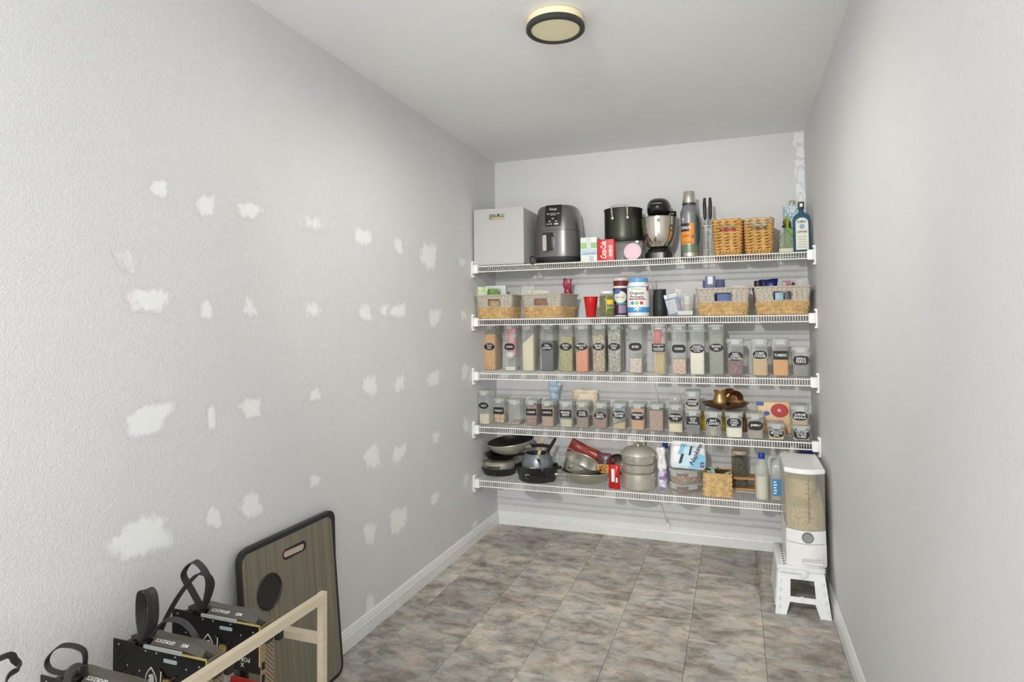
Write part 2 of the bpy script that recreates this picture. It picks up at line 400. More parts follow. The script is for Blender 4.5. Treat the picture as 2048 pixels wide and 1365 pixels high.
# ------------------------------------------------------------------ wire shelves
M_WIRE = mat('white_coated_wire', (240, 240, 234), .35)
M_PLAS = mat('white_plastic_bracket', (238, 238, 234), .4)
ORD = ['topmost', 'second', 'third', 'fourth', 'lowest']
WHAT = ['with air fryer and thermos', 'with two-tone woven baskets', 'with tall food containers', 'with small labelled containers', 'with pans and steamer']
for i, z in enumerate(RAIL_Z):
    sh = thing('wire_shelf', f'{ORD[i]} white wire shelf on back wall, {WHAT[i]}', 'shelf', (0, -SHELF_D, z), group='wire shelves on the back wall')
    zt = .034; w0, w1 = .012, ROOM_W-.012
    mb = MB(); x = .022; P = .0127
    while x < ROOM_W-.02:
        mb.tube([(x, .0015, 0), (x, .0, zt-.004), (x, .004, zt+.0035), (x, SHELF_D-.008, zt+.0035)], .00135, 4); x += P
    obj('deck_wires', mb, M_WIRE, sh, kind='stuff')
    for y, zz, r in ((0, 0, .0031), (.0035, zt-.001, .0031), (SHELF_D*.52, zt-.001, .0028), (SHELF_D-.012, zt-.001, .0031)):
        obj('rail', MB().tube([(w0, y, zz), (w1, y, zz)], r, 8), M_WIRE, sh)
    for s, xw in ((1, 0), (-1, ROOM_W)):
        mb = MB(); a, b = sorted((xw+s*.001, xw+s*.009)); mb.box(a, b, -.016, .03, -.026, .058)
        a, b = sorted((xw+s*.009, xw+s*.04)); mb.prism(rrect(b-a, .03, .003, 2, (a+b)/2, .003), -.008, .044)
        a, b = sorted((xw+s*.001, xw+s*.014)); mb.box(a, b, -.012, .02, .056, .066); mb.box(a, b, -.012, .02, -.034, -.024)
        obj('end_bracket', mb, M_PLAS, sh)
    xb = 1.078+.01*i
    obj('support_brace', MB().tube([(xb, .01, -.002), (xb, SHELF_D-.012, -.243)], .0042, 8), M_WIRE, sh)
    obj('brace_clip', MB().prism(rrect(.022, .02, .005, 3), -.022, .022, Matrix.Translation((xb, SHELF_D-.011, -.249))), M_PLAS, sh)
    for k in range(5):
        xx = .18+k*.39
        obj('wall_clip', MB().prism(rrect(.014, .012, .003, 2), 0, .022, Matrix.Translation((xx, SHELF_D-.0065, zt-.012))), M_PLAS, sh)

# ------------------------------------------------------------------ shared builders
T = Matrix.Translation
def RX(a): return Matrix.Rotation(a, 4, 'X')
def RY(a): return Matrix.Rotation(a, 4, 'Y')
def RZ(a): return Matrix.Rotation(a, 4, 'Z')
WHITE = mat('white_print', (240, 240, 236), .6)
BLACK = mat('black_plastic', (26, 26, 26), .42)
BLACKS = mat('black_satin', (20, 20, 21), .3, coat=.2)
STEEL = mat('brushed_steel', (212, 208, 198), .28, .8, .06, 30)
CHROME = mat('polished_steel', (222, 216, 204), .1, 1)
def fit(u0, u1, vt, Y, zb):
    """centre x, width and height of something whose front plane stands at depth Y"""
    um = (u0+u1)/2; vm = vt+25
    a, b = onY(u0, vm, Y), onY(u1, vm, Y)
    return (a.x+b.x)/2, b.x-a.x, onY(um, vt, Y).z-zb
def panel(parent, x0, x1, z0, z1, y, m, name='print_panel', t=.0008, r=0):
    w, h = x1-x0, z1-z0
    mb = MB().prism(rrect(w, h, r or .0005, 4 if r else 1, (x0+x1)/2, (z0+z1)/2), 0, t, T((0, y, 0)) @ RX(pi/2))
    return obj(name, mb, m, parent)
def curved(parent, R, z0, z1, a0, a1, m, name='print_band', t=.0006, n=20, prof=None):
    """band wrapped round a cylinder, angles in degrees, 0 = facing the front"""
    mb = MB(); Ls = []
    for k in range(n+1):
        a = radians(a0+(a1-a0)*k/n); q = Vector((sin(a), -cos(a), 0))
        Ls.append([q*R+Vector((0, 0, z0)), q*(R+t)+Vector((0, 0, z0)), q*(R+t)+Vector((0, 0, z1)), q*R+Vector((0, 0, z1))])
    return obj(name, mb.loft(Ls), m, parent)
def ctext(s, m, parent, R, ang, z, width, height, **k):
    """lettering wrapped on a cylinder of radius R"""
    a = radians(ang); r = R+.0016
    return text(s, m, parent, width=width, height=height, loc=(sin(a)*r, -cos(a)*r, z), rot=(pi/2, 0, a), arc=r, **k)
def plait(mb, path, z, length, width, thick, tilt, step, hand=1):
    """row of flattened strands laid slantwise along a closed or open path"""
    P = [Vector((q.x, q.y, 0)) for q in path]; s = 0; nxt = step/2
    for i in range(1, len(P)):
        d = P[i]-P[i-1]; L = d.length
        if L < 1e-6: continue
        while nxt <= s+L:
            c = P[i-1]+d*((nxt-s)/L); tg = d.normalized()
            B = Matrix((tg, Vector((tg.y, -tg.x, 0)), Vector((0, 0, 1)))).transposed().to_4x4()
            M_ = T((c.x, c.y, z)) @ B @ RY(-hand*tilt) @ Matrix.Diagonal((length/2, thick/2, width/2, 1))
            V = []
            for k, (r, x) in enumerate(((.25, -1), (.85, -.55), (1, 0), (.85, .55), (.25, 1))):
                V += [(x, r*cos(2*pi*j/6), r*sin(2*pi*j/6)) for j in range(6)]
            F = [(a*6+j, a*6+(j+1) % 6, a*6+6+(j+1) % 6, a*6+6+j) for a in range(4) for j in range(6)]+[(5, 4, 3, 2, 1, 0), (24, 25, 26, 27, 28, 29)]
            mb.add(V, F, M_); nxt += step
        s += L
def shell(loops, wall=.0015):
    """open vessel from outer loops bottom to top, with an inner skin"""
    L = loops; inner = []
    for P in reversed(L):
        cx = sum(p[0] for p in P)/len(P); cy = sum(p[1] for p in P)/len(P)
        r = max(max(abs(p[0]-cx) for p in P), max(abs(p[1]-cy) for p in P), 1e-4); k = max(.02, 1-wall/r)
        inner.append([(cx+(p[0]-cx)*k, cy+(p[1]-cy)*k, p[2]) for p in P])
    inner[-1] = [(x, y, z+wall) for x, y, z in inner[-1]]
    return MB().loft(L+inner)
def circ(r, z, n=36, cx=0, cy=0): return [(cx+r*cos(2*pi*k/n), cy+r*sin(2*pi*k/n), z) for k in range(n)]
def vessel(prof, n=40, wall=.002): return shell([circ(r, z, n) for r, z in prof], wall)
def crumple(mb, amp, seed=0):
    rnd = random.Random(seed); out = []
    from mathutils import noise as NZ
    for p in mb.v:
        v = Vector(p)*28+Vector((seed*3.1, 0, 0))
        out.append(tuple(Vector(p)+NZ.noise_vector(v)*amp))
    mb.v = out; return mb
def pouch(w, h, d, seed=0, amp=.004, nx=12, nz=16, taper=0):
    """soft packet: full in the middle, flat seams at the ends"""
    def fn(s):
        def g(a, b):
            x = (a-.5)*w; z = b*h
            f = (max(0, 1-abs(2*a-1)**3))**.6*(max(0, sin(pi*min(1, max(0, b*.94+.04))))**.45)
            return (x*(1-.06*sin(pi*b))*(1-taper*sin(pi*min(1, max(0, (b-.25)/.75)))), s*d/2*f, z)
        return g
    mb = MB(); mb.sheet(fn(-1), nx, nz); mb2 = MB().sheet(fn(1), nx, nz)
    mb.add(mb2.v, [f[::-1] for f in mb2.f]); return crumple(mb, amp, seed)

# ------------------------------------------------------------------ labelled food containers
PLASTIC = clear('clear_container_plastic', (228, 231, 227), .2, .16)
LIDM = clear('clear_grey_lid_plastic', (226, 230, 223), .46, .22)
GASKET = mat('grey_green_gasket', (150, 160, 152), .5)
LATCH = clear('white_latch_plastic', (226, 231, 226), .42, .3)
CHALK = mat('black_chalk_label', (30, 30, 31), .6)
CHALKW = mat('white_chalk_pen', (235, 235, 232), .7)
def label_poly(kind, w, h):
    a, b = w/2, h/2; P = []
    if kind == 'rect': return [(-a, -b), (a, -b), (a, b), (-a, b)]
    if kind == 'oct': c = b*.45; return [(-a+c, -b), (a-c, -b), (a, -b+c), (a, b-c), (a-c, b), (-a+c, b), (-a, b-c), (-a, -b+c)]
    if kind == 'oval':
        return [(a*cos(t)*(1+.05*max(0, abs(cos(t))-.97)/.03), b*sin(t)) for t in [2*pi*k/40 for k in range(40)]]
    for k in range(56):
        t = 2*pi*k/56; c, s = cos(t), sin(t)
        q = 1/(abs(c)**3.2+abs(s)**3.2)**(1/3.2)
        if kind == 'plaque': q *= 1-.055*math.exp(-((abs(s)-.62)/.1)**2)+.05*math.exp(-(abs(c)/.08)**2)
        if kind == 'scallop': q *= 1+.05*cos(8*t)
        P.append((a*q*c, b*q*s))
    return P
NCONT = 0
def container(u0, u1, vb, vt, shelf, word, label, fill, content, kind='oval', d=.105, lab=None, lw=None, lh=None, zbase=None, Y=None, latch=True, slope=0, name='food_container', extra=None, dx=0, tall=False):
    global NCONT; NCONT += 1
    z = DECK[shelf] if zbase is None else zbase
    if Y is None:
        Y = min(max(onZ((u0+u1)/2, vb, z).y, -SHELF_D+.012), -.1-d)
    a, b = onY(u0, vb-20, Y), onY(u1, vb-20, Y)
    w = b.x-a.x-.002; xc = (a.x+b.x)/2+dx; h = onY((u0+u1)/2, vt, Y).z-z
    root = thing(name, label, 'container', (xc, Y+d/2, z), group='clear labelled food containers on the shelves')
    zl = h-.018; r = min(.012, w*.16)
    wb_, db_ = w*.90, d*.92
    def sec(t, inset=0): return (wb_+(w*.955-wb_)*t-2*inset, db_+(d*.96-db_)*t-2*inset)
    Ls = []
    for t, ins in ((0, .004), (.02, 0), (.5, 0), (1, 0)):
        ww, dd = sec(t, ins); Ls.append([(x, y, t*zl) for x, y in rrect(ww, dd, r)])
    obj('body', MB().loft(Ls, cap1=False), PLASTIC, root)
    if content:
        f = fill*zl; Cs = []
        for t in (0, .5, 1):
            ww, dd = sec(t*fill, .0018); Cs.append([(x, y, .002+(t*(f-.002))+(slope*x*t if t == 1 else 0)) for x, y in rrect(ww, dd, r)])
        obj('contents', MB().loft(Cs), content, root)
    if extra: extra(root, w, d, zl)
    lid = obj('lid', MB().prism(rrect(w+.001, d+.001, r), h-.006, h, bev=.0012), LIDM, root)
    lid2 = MB().prism(rrect(w*.985, d*.985, r), zl, h-.006); obj('lid_rim', lid2, LIDM, lid)
    obj('gasket', MB().prism(rrect(w*.975, d*.975, r), h-.0075, h-.0062), GASKET, lid)
    lh_ = min(.026, h*.3)
    for k, (px, py, rz) in enumerate(((0, -d/2, 0), (w/2, 0, pi/2), (-w/2, 0, -pi/2))):
        m = MB().prism(rrect(w*.46 if k == 0 else d*.4, lh_, .003, 3), -.0015, .0015, T((px, py, h-lh_*.55-.002)) @ RZ(rz) @ T((0, -.001, 0)) @ RX(pi/2))
        obj('latch', m, LATCH, lid)
    if word:
        lx, lz = lab if lab else (0, h*.5)
        lw = lw or w*.86; lh = lh or lw*.62
        fy = -(sec(max(0, min(1, lz/zl)))[1])/2-.0006
        tilt = math.atan2(d*.96-db_, 2*zl)
        pl = obj('label_plate', MB().prism(label_poly('plaque' if kind == 'outline' else kind, lw, lh), 0, .0005), CHALK, root, (lx, fy, lz), (pi/2+tilt, 0, 0), smooth=0)
        if kind == 'outline':
            P = label_poly('plaque', lw*1.035, lh*1.055)
            ol = obj('label_border', MB().prism(P, -.0003, .0001), WHITE, pl, smooth=0)
        n = word.count('\n')+1
        ml = max(len(s) for s in word.split('\n'))
        text(word, CHALKW, pl, width=min(lw*.86, lh*.34*ml*.62), height=min(lh*.76, lh*(.30*n+.02)), loc=(0, 0, .0004), rot=(0, 0, 0), bold=.012, gap=.85)
    return root, xc, Y, w, d, h
def tall(u0, u1, vb, word, desc, fill, content, kind='oval', lv=694, lu=None, **k):
    vt = 649
    Y = min(max(onZ((u0+u1)/2, vb, DECK[2]).y, -SHELF_D+.02), -.18)
    lz = onY((u0+u1)/2, lv, Y).z-DECK[2]
    k.setdefault('d', .128)
    return container(u0, u1, vb, vt, 2, word, desc, fill, content, kind, lab=(0, lz), Y=Y, **k)
G = grain
def sugar_bag(root, w, d, zl):
    b = pouch(w*.8, zl*.62, d*.55, 5, .002); obj('sugar_pouch', b, mat('pink_film', (226, 150, 158), .4, var=.12, scale=60), root, (0, -.008, zl*.36))
    obj('scoop', MB().ball((0, 0, 0), w*.34, 1, .8, .85), WHITE, root, (-w*.12, -d*.18, zl*.36))
    obj('scoop_cap', MB().ball((0, 0, 0), w*.22), mat('grey_lilac_plastic', (190, 188, 196), .4), root, (w*.28, -d*.2, zl*.8))
def pasta(root, w, d, zl):
    for i in range(9):
        x = (i-4)*w*.075; obj('pasta_bundle', MB().tube([(x*.7, -d*.2+.01*(i % 3), .004), (x, -d*.15+.01*(i % 3), zl*(.7+.03*(i % 4)))], w*.05, 6), mat('pasta_yellow', (232, 206, 132), .6, var=.1, scale=200, stretch=(1, 1, .1)), root)
    obj('noodle_packet', pouch(w*.6, zl*.34, d*.5, 3, .002), mat('red_pink_packet', (224, 92, 92), .4), root, (-w*.1, -d*.1, zl*.62))
def bay(root, w, d, zl):
    rnd = random.Random(4); m = mat('bay_leaf', (176, 172, 142), .6, var=.15)
    for i in range(12):
        L = w*.55; P = []
        for s in range(9):
            t = s/8; P.append((sin(pi*t)*w*.11, (t-.5)*L))
        P += [(-x, y) for x, y in P[-2:0:-1]]
        obj('leaf', MB().prism(P, 0, .0006), m, root, (rnd.uniform(-w*.2, w*.2), rnd.uniform(-d*.36, 0), zl*(.16+.022*i)), (pi/2+rnd.uniform(-.35, .35), rnd.uniform(-.9, .9), rnd.uniform(-.4, .4)), smooth=0)
TC = 'tall clear container of'
tall(966, 991, 741, 'TOOR\nDAL', f'{TC} orange split lentils, leftmost on the third shelf', .83, G('toor_dal', [(226, 164, 76), (238, 188, 108), (206, 138, 58)], 300))
tall(1007, 1031, 742, 'SUGAR', f'{TC} sugar with pink packet and white scoop inside', .09, mat('sugar', (238, 236, 228), .8), 'plaque', extra=sugar_bag)
tall(1042, 1068, 742.5, None, f'{TC} sloping cream flour without a label', .72, mat('cream_flour', (232, 222, 190), .9, var=.04), slope=.9)
tall(1080, 1107, 742.5, 'TEA\nLEAVES', f'{TC} black tea leaves', .68, G('tea_leaf', [(66, 66, 70), (84, 84, 88), (52, 52, 56)], 500), 'plaque')
tall(1117, 1146, 743.5, 'MUNG\nDAL', f'{TC} yellow-green mung dal', .78, G('mung_dal', [(178, 172, 106), (196, 190, 128), (150, 144, 78)], 300))
tall(1149, 1177, 744.5, 'MASOOR\nDAL', f'{TC} bright orange-pink lentils', .49, G('masoor_dal', [(226, 132, 80), (242, 164, 114)], 230), slope=.5)
tall(1183, 1211, 745, 'MIXED\nPEAS', f'{TC} mixed brown and cream pulses', .82, G('mixed_pulses', [(214, 190, 150), (120, 96, 84), (232, 214, 176), (150, 140, 120), (190, 168, 120)], 210))
tall(1214, 1243, 745.5, 'KALA\nDAL', f'{TC} green-grey and white speckled dal', .95, G('kala_dal', [(120, 128, 108), (220, 220, 202), (96, 104, 88), (196, 198, 176)], 300))
tall(1256, 1286, 746.5, 'BORE', f'{TC} small pink-white beans on third shelf', .32, G('white_beans', [(226, 210, 200), (206, 178, 168), (238, 228, 220)], 240), 'plaque')
tall(1302, 1333, 749, 'SPAGHETTI\n&\nCHOWMEIN\nNOODLES', f'{TC} yellow pasta and a red packet', .02, mat('pasta_dust', (228, 214, 170), .8), 'rect', lv=696, extra=pasta)
tall(1342, 1374, 749.5, 'CHANA', f'{TC} pale pink-brown chickpeas', .32, G('chana', [(218, 190, 164), (200, 160, 136), (232, 212, 190)], 220), 'oct', lv=698)
tall(1378, 1411, 750, 'ORGANIC\nALL PURPOSE\nFLOUR', f'{TC} white flour', .62, mat('white_flour', (240, 236, 218), .9), 'plaque', lv=698)
tall(1417, 1450, 750.5, 'MOONG\nDAL', f'{TC} grey-green moong dal', .85, G('moong_dal', [(150, 152, 140), (170, 170, 150), (132, 134, 126)], 380), lv=696)
MC = 'medium clear container of'
def med(u0, u1, vb, vt, s, word, desc, fill, content, kind, lv, **k):
    Y = k.pop('Y', None)
    z = k.get('zbase') or DECK[s]
    dd = k.setdefault('d', .135)
    if Y is None: Y = min(max(onZ((u0+u1)/2, vb, DECK[s]).y, -SHELF_D+.012), -.1-dd)
    lz = onY((u0+u1)/2, lv, Y).z-z
    return container(u0, u1, vb, vt, s, word, desc, fill, content, kind, lab=(0, lz), Y=Y, **k)
med(1454, 1489, 751.5, 678, 2, 'RED\nDRIED\nCHILLIES', f'{MC} dark dried red chillies', .42, G('chillies', [(96, 44, 36), (140, 74, 58), (70, 40, 40), (120, 60, 52)], 120, aspect=(1.6, 1.6, .6)), 'plaque', 713)
med(1503, 1538, 752.5, 678, 2, 'CUMIN\nPOWDER', f'{MC} tan cumin powder', .50, mat('cumin_powder', (204, 172, 118), .9, var=.05), 'outline', 710)
med(1544, 1580, 753, 678, 2, 'TUMERIC', f'{MC} orange-yellow turmeric powder', .48, mat('turmeric_powder', (222, 158, 66), .9, var=.08), 'rect', 711)
med(1584, 1621, 754, 694, 2, 'JEERA\nSEEDS', 'small clear container of grey seeds, rightmost on third shelf', .42, G('jeera', [(136, 132, 126), (156, 152, 144), (116, 112, 106)], 420), 'scallop', 721, d=.1)

SCo = 'small clear container of'
med(955.5, 978.5, 845, 782, 3, 'OATS', f'{MC} pale rolled oats, leftmost on fourth shelf', .33, G('rolled_oats', [(226, 212, 184), (212, 194, 160), (236, 226, 204)], 240), 'oval', 812, Y=-.345, d=.12)
med(985, 1009, 846.5, 797, 3, 'WALNUT', f'{SCo} walnut pieces', .42, G('walnut', [(206, 170, 128), (180, 138, 98), (224, 196, 160)], 150), 'rect', 822)
med(1014, 1040, 850.5, 800, 3, None, f'nearly empty small clear container without label beside walnuts', .1, G('brown_bits', [(180, 136, 104), (216, 190, 160), (150, 104, 80)], 200), 'rect', 822)
med(1050, 1074, 851.5, 801, 3, 'CASHEW', f'{SCo} red-brown nuts', .88, G('red_nuts', [(128, 74, 64), (156, 100, 84), (110, 60, 54), (190, 150, 130)], 210), 'rect', 825)
med(1081, 1107, 854, 803, 3, 'QUINOA', f'{SCo} brown-beige quinoa', .84, G('quinoa', [(178, 142, 116), (196, 162, 134)], 520), 'rect', 826)
med(1117, 1145, 855, 803, 3, 'FENNEL\nSEEDS', f'{SCo} pale green fennel seeds', .33, G('fennel', [(206, 204, 168), (190, 188, 150), (222, 220, 190)], 360), 'rect', 828)
med(1151, 1177, 857, 805, 3, 'STAR\nANISE', f'{SCo} grey-brown star anise', .45, G('anise', [(140, 110, 98), (166, 138, 124), (118, 92, 84)], 330), 'scallop', 828)
med(1185.5, 1214, 858, 806, 3, 'FLAX\nSEEDS', f'{SCo} brown flax seeds', .74, G('flax', [(150, 106, 88), (172, 130, 108), (132, 92, 76)], 420), 'oval', 832)
med(1223, 1252, 859.5, 807, 3, 'BROWN\nSESAME', f'{SCo} pale sesame seeds sloping to one side', .26, G('sesame', [(218, 190, 146), (204, 172, 126)], 480), 'plaque', 830, slope=.25,
    extra=lambda root, w, d, zl: obj('inner_bag', pouch(w*.8, zl*.6, d*.5, 8, .003), mat('blue_pink_film', (150, 178, 206), .4, var=.25, scale=30), root, (0, .006, zl*.34)))
med(1260, 1290, 861, 808, 3, 'POMEGRANATE\nSEEDS', f'{SCo} tan-orange ground seeds', .9, mat('tan_ground', (206, 156, 102), .9, var=.1, scale=120), 'oct', 833)
med(1296, 1328, 863, 809, 3, None, f'{SCo} pink-brown seeds without a label', .86, G('pink_seeds', [(182, 142, 128), (204, 168, 152), (160, 120, 108)], 420), 'oct', 833)
med(1334.5, 1367, 866, 810, 3, 'SEMOLINA\n(SUJI)', f'{SCo} cream semolina', .36, mat('semolina', (230, 216, 182), .9, var=.05, scale=200), 'plaque', 836)
_u = med(1370, 1402, 870, 821, 3, 'URAD\nDAL\nWHOLE', f'{SCo} dark grey whole dal under another container', .48, G('urad', [(96, 98, 102), (124, 126, 128), (78, 80, 84)], 360), 'rect', 842)
med(1368.5, 1400, 818, 783, 3, 'CORIANDER\nPOWDER', 'small clear container of coriander powder stacked on another', .5, mat('coriander', (186, 182, 168), .9, var=.06), 'outline', 806, zbase=DECK[3]+_u[5], Y=_u[2])
_b = med(1409, 1445, 875, 824, 3, 'BAY\nLEAVES', f'{SCo} dry bay leaves', .0, None, 'outline', 845, extra=bay)
_pk = med(1450, 1487, 877.5, 826, 3, 'PAN\nCAKE\nMIX', f'{SCo} white pancake mix below the bronze dish', .44, mat('pancake_mix', (240, 234, 216), .9), 'outline', 846)
med(1493, 1529, 880, 828, 3, 'JIMBU', f'{SCo} grey-brown dried herb', .36, G('jimbu', [(168, 152, 136), (186, 170, 154), (150, 136, 120)], 420), 'plaque', 852)
med(1535, 1571, 881.5, 848, 3, 'YELLOW\nMOONG\nDAL', 'low clear container of yellow moong dal beside herb jar', .4, G('yellow_moong', [(226, 182, 104), (238, 200, 128)], 330), 'outline', 867)
_ck = med(1584, 1622, 881.5, 852, 3, 'CHICKEN\nSTOCK\nCUBES', 'low clear container of stock cubes, at the bottom right of fourth shelf', .25, mat('stock_cubes', (206, 200, 176), .8, var=.1), 'oct', 868.5, lh=.055, lw=.074)
med(1581.5, 1619, 848, 812, 3, 'GARAM\nMASALA', 'low clear container of brown spice stacked at right end of fourth shelf', .5, mat('garam_masala', (186, 158, 118), .9, var=.08), 'outline', 833, zbase=DECK[3]+_ck[5], Y=_ck[2])

# ------------------------------------------------------------------ top shelf
Z1 = DECK[0]
# fabric storage cube
Yc = -.40
xc, w, h = fit(942, 1041, 417, Yc, Z1)
cube = thing('storage_cube', 'light grey fabric storage cube with handle slot, at left end of top shelf', 'storage box', (max(xc, w/2+.012), Yc, Z1))
FAB = mat('light_grey_felt', (192, 191, 188), .95, var=.05, scale=160, bump=.3, bscale=700)
dp = .33; t_ = .004
def slotted(w, h, sx0, sx1, sz0, sz1, y0, y1, mb):
    """upright panel with a rectangular opening"""
    mb.box(-w/2, w/2, y0, y1, 0, sz0); mb.box(-w/2, w/2, y0, y1, sz1, h)
    mb.box(-w/2, sx0, y0, y1, sz0, sz1); mb.box(sx1, w/2, y0, y1, sz0, sz1); return mb
obj('front_panel', slotted(w, h, -w*.18, w*.12, h*.80, h*.90, 0, t_, MB()), FAB, cube)
mb = MB().box(-w/2, -w/2+t_, t_, dp, 0, h*.985).box(w/2-t_, w/2, t_, dp, 0, h*.985).box(-w/2, w/2, dp-t_, dp, 0, h*.985).box(-w/2, w/2, t_, dp, 0, t_)
obj('shell', mb, FAB, cube)
obj('slot_binding', MB().tube([(-w*.18, -.0015, h*.80), (w*.12, -.0015, h*.80), (w*.12, -.0015, h*.90), (-w*.18, -.0015, h*.90)], .002, 6, True), FAB, cube)
obj('hem', MB().tube([(-w/2+.004, .001, .006), (0, -.003, .004), (w/2-.004, .001, .006)], .004, 6), FAB, cube)
cx0 = cube.location.x
o = obj('folded_towel', MB().prism(rrect(w*.7, .10, .03), 0, h*.86, bev=.01), mat('yellow_cream_cloth', (222, 206, 150), .9, var=.1), None, (cx0, Yc+.09, Z1+.006)); tag(o, 'cream yellow cloth inside the grey fabric cube', 'towel')
o = obj('blue_box', MB().prism(rrect(w*.5, .08, .004), 0, h*.93, bev=.002), mat('sky_blue_card', (104, 160, 196), .6), None, (cx0-.01, Yc+.20, Z1+.006)); tag(o, 'blue box inside the grey fabric cube', 'box')
P = [onY(962, 405, -.1), onY(968, 410, -.1), onY(976, 414, -.1), onY(986, 417, -.1), onY(992, 440, -.1)]
hd = thing('utensil', 'dark curved utensil handle rising behind the fabric cube', 'utensil', (P[0].x, -.045, Z1+.005))
rel = [Vector((q.x-P[0].x, 0, q.z-Z1-.005)) for q in P] + [Vector((P[4].x-P[0].x+.01, 0, 0))]
obj('handle', MB().ribbon(catmull(rel, 6), (0, 1, 0), .014, .005), BLACK, hd)

# air fryer
Ya = -.205
xc, w, h = fit(1068, 1163, 416, Ya, Z1)
xc += .012; w *= .93
af = thing('air_fryer', 'grey air fryer with black control panel and silver handle', 'air fryer', (xc, Ya, Z1))
GREY = mat('grey_metallic_shell', (104, 104, 102), .3, .35, coat=.4)
def sup(a, b, z, e=3.0, n=56, cy=0):
    L = []
    for k in range(n):
        t = 2*pi*k/n; c, s = cos(t), sin(t); q = 1/(abs(c)**e+abs(s)**e)**(1/e); L.append((a*q*c, cy+b*q*s, z))
    return L
R0 = w/2
obj('foot', MB().loft([sup(R0*.9, R0*.95, 0), sup(R0*.96, R0*1.0, .01), sup(R0*.97, R0*1.02, .04)]), mat('black_matt_base', (34, 34, 35), .5), af)
obj('drawer', MB().loft([sup(R0*.985, R0*1.03, .04), sup(R0, R0*1.04, .06), sup(R0*.985, R0*1.03, h*.55)]), GREY, af)
obj('housing', MB().loft([sup(R0*.98, R0*1.02, h*.555), sup(R0*.98, R0*1.02, h*.56), sup(R0*.94, R0*.98, h*.75), sup(R0*.87, R0*.9, h*.93), sup(R0*.80, R0*.84, h*.975), sup(R0*.74, R0*.78, h*.985)]), GREY, af)
obj('top_cap', MB().loft([sup(R0*.72, R0*.78, h*.97), sup(R0*.66, R0*.72, h*.995), sup(R0*.45, R0*.5, h*1.005)]), BLACKS, af)
pn = MB(); Ls = []
for k in range(13):
    t = k/12; z = h*(.62+.365*t)
    tt = (z-h*.56)/(h*.43)
    ry = R0*(1.02-.16*tt**1.6)+.0035
    half = R0*.36*(1-.10*(1-sin(pi*min(1, t*3)/2)))
    Ls.append([(-half+2*half*j/8, -math.sqrt(max(1e-6, 1-abs((-half+2*half*j/8)/(R0*1.0))**3))*ry+(0 if True else 0), z) for j in range(9)])
V = [p for L in Ls for p in L]; F = [(i*9+j, i*9+j+1, (i+1)*9+j+1, (i+1)*9+j) for i in range(12) for j in range(8)]
pl = obj('control_panel', pn.add(V, F).add([(x, y+.02, z) for x, y, z in V], [f[::-1] for f in F]), BLACKS, af)
def fy(z): tt = (z-h*.56)/(h*.43); return -R0*(1.02-.16*tt**1.6)-.0065
text('Ninja', WHITE, pl, width=R0*.32, loc=(0, fy(h*.90), h*.905), rot=(pi/2-.25, 0, 0))
panel(pl, -R0*.13, R0*.13, h*.80, h*.845, fy(h*.82), mat('grey_display', (120, 116, 108), .3), 'display')
for (a, b) in ((-.22, .83), (.22, .83), (0, .745), (-.14, .70), (.14, .70), (-.22, .655), (-.08, .655)):
    panel(pl, R0*(a-.05), R0*(a+.05), h*(b-.012), h*(b+.012), fy(h*b), mat('grey_button_print', (150, 150, 146), .5), 'button')
panel(pl, R0*.06, R0*.24, h*.64, h*.668, fy(h*.65), mat('pale_button', (196, 196, 178), .5), 'start_button')
obj('handle', MB().prism(rrect(.028, .10, .012), -.012, .006, T((-R0*.3, -R0*1.04-.032, h*.33)) @ RX(pi/2), bev=.003), mat('satin_silver', (190, 186, 174), .3, .8), af)
obj('handle_mount', MB().prism(rrect(.026, .09, .01), 0, .05, T((-R0*.08, -R0*1.03+.012, h*.34)) @ RX(pi/2)).box(-R0*.4, R0*.05, -R0*1.04-.03, -R0*1.0, h*.46, h*.505), BLACKS, af)
text('air fryer', mat('grey_print', (150, 150, 148), .5), af, height=.010, loc=(-R0*.80, -R0*.82, h*.73), rot=(pi/2, pi/2, -.8))
P = [onY(u, v, y)-Vector((xc, Ya, Z1)) for u, v, y in ((1090, 521, -.30), (1080, 524, -.36), (1064, 528, -.415), (1061, 519, -.418), (1063, 513, -.40), (1070, 517, -.40), (1078, 521, -.38), (1098, 521, -.30))]
for q in P: q.z = max(q.z, -.028)
P = [Vector((q.x, q.y, q.z if q.y < -.2 else max(q.z, .005))) for q in P]
obj('power_cord', MB().tube(catmull(P, 6), .0035, 6), BLACK, af)

# cartons
def carton(name, label, u0, u1, vt, Y, z, d, m, cat='box', rz=0):
    xc, w, h = fit(u0, u1, vt, Y, z)
    t = thing(name, label, cat, (xc, Y, z), rz)
    obj('carton', MB().prism(rrect(w, d, .002, 2, 0, d/2), 0, h, bev=.001), m, t)
    return t, w, h, d
t, w, h, d = carton('water_carton', 'green white and blue drink carton between air fryer and red carton', 1161, 1194, 475, -.32, Z1, .13, mat('pale_green_white_card', (226, 232, 224), .5))
panel(t, -w*.5, w*.5, h*.55, h*.78, -.0006, mat('leaf_green_print', (150, 196, 130), .5))
panel(t, -w*.12, w*.14, h*.5, h*.95, -.0012, mat('grey_white_print', (206, 212, 208), .5))
panel(t, -w*.5, w*.5, h*.28, h*.5, -.0008, mat('pale_blue_print', (186, 204, 216), .5))
text('S.PELLEGRINO', mat('navy_print', (50, 70, 110), .5), t, width=w*.8, height=h*.07, loc=(.004, -.0018, h*.34), rot=(pi/2, pi, 0))
panel(t, w*.02, w*.28, h*.02, h*.24, -.0008, mat('grey_can_print', (190, 196, 196), .5))
t, w, h, d = carton('soda_carton', 'red soda carton with white script lettering beside clear tub', 1195, 1228, 479, -.335, Z1, .12, mat('cola_red_card', (204, 40, 36), .45))
text('Coca-Cola', WHITE, t, width=h*.78, height=w*.36, loc=(-w*.14, -.0008, h*.52), rot=(pi/2, -pi/2, 0), shear=.35, bold=.02)
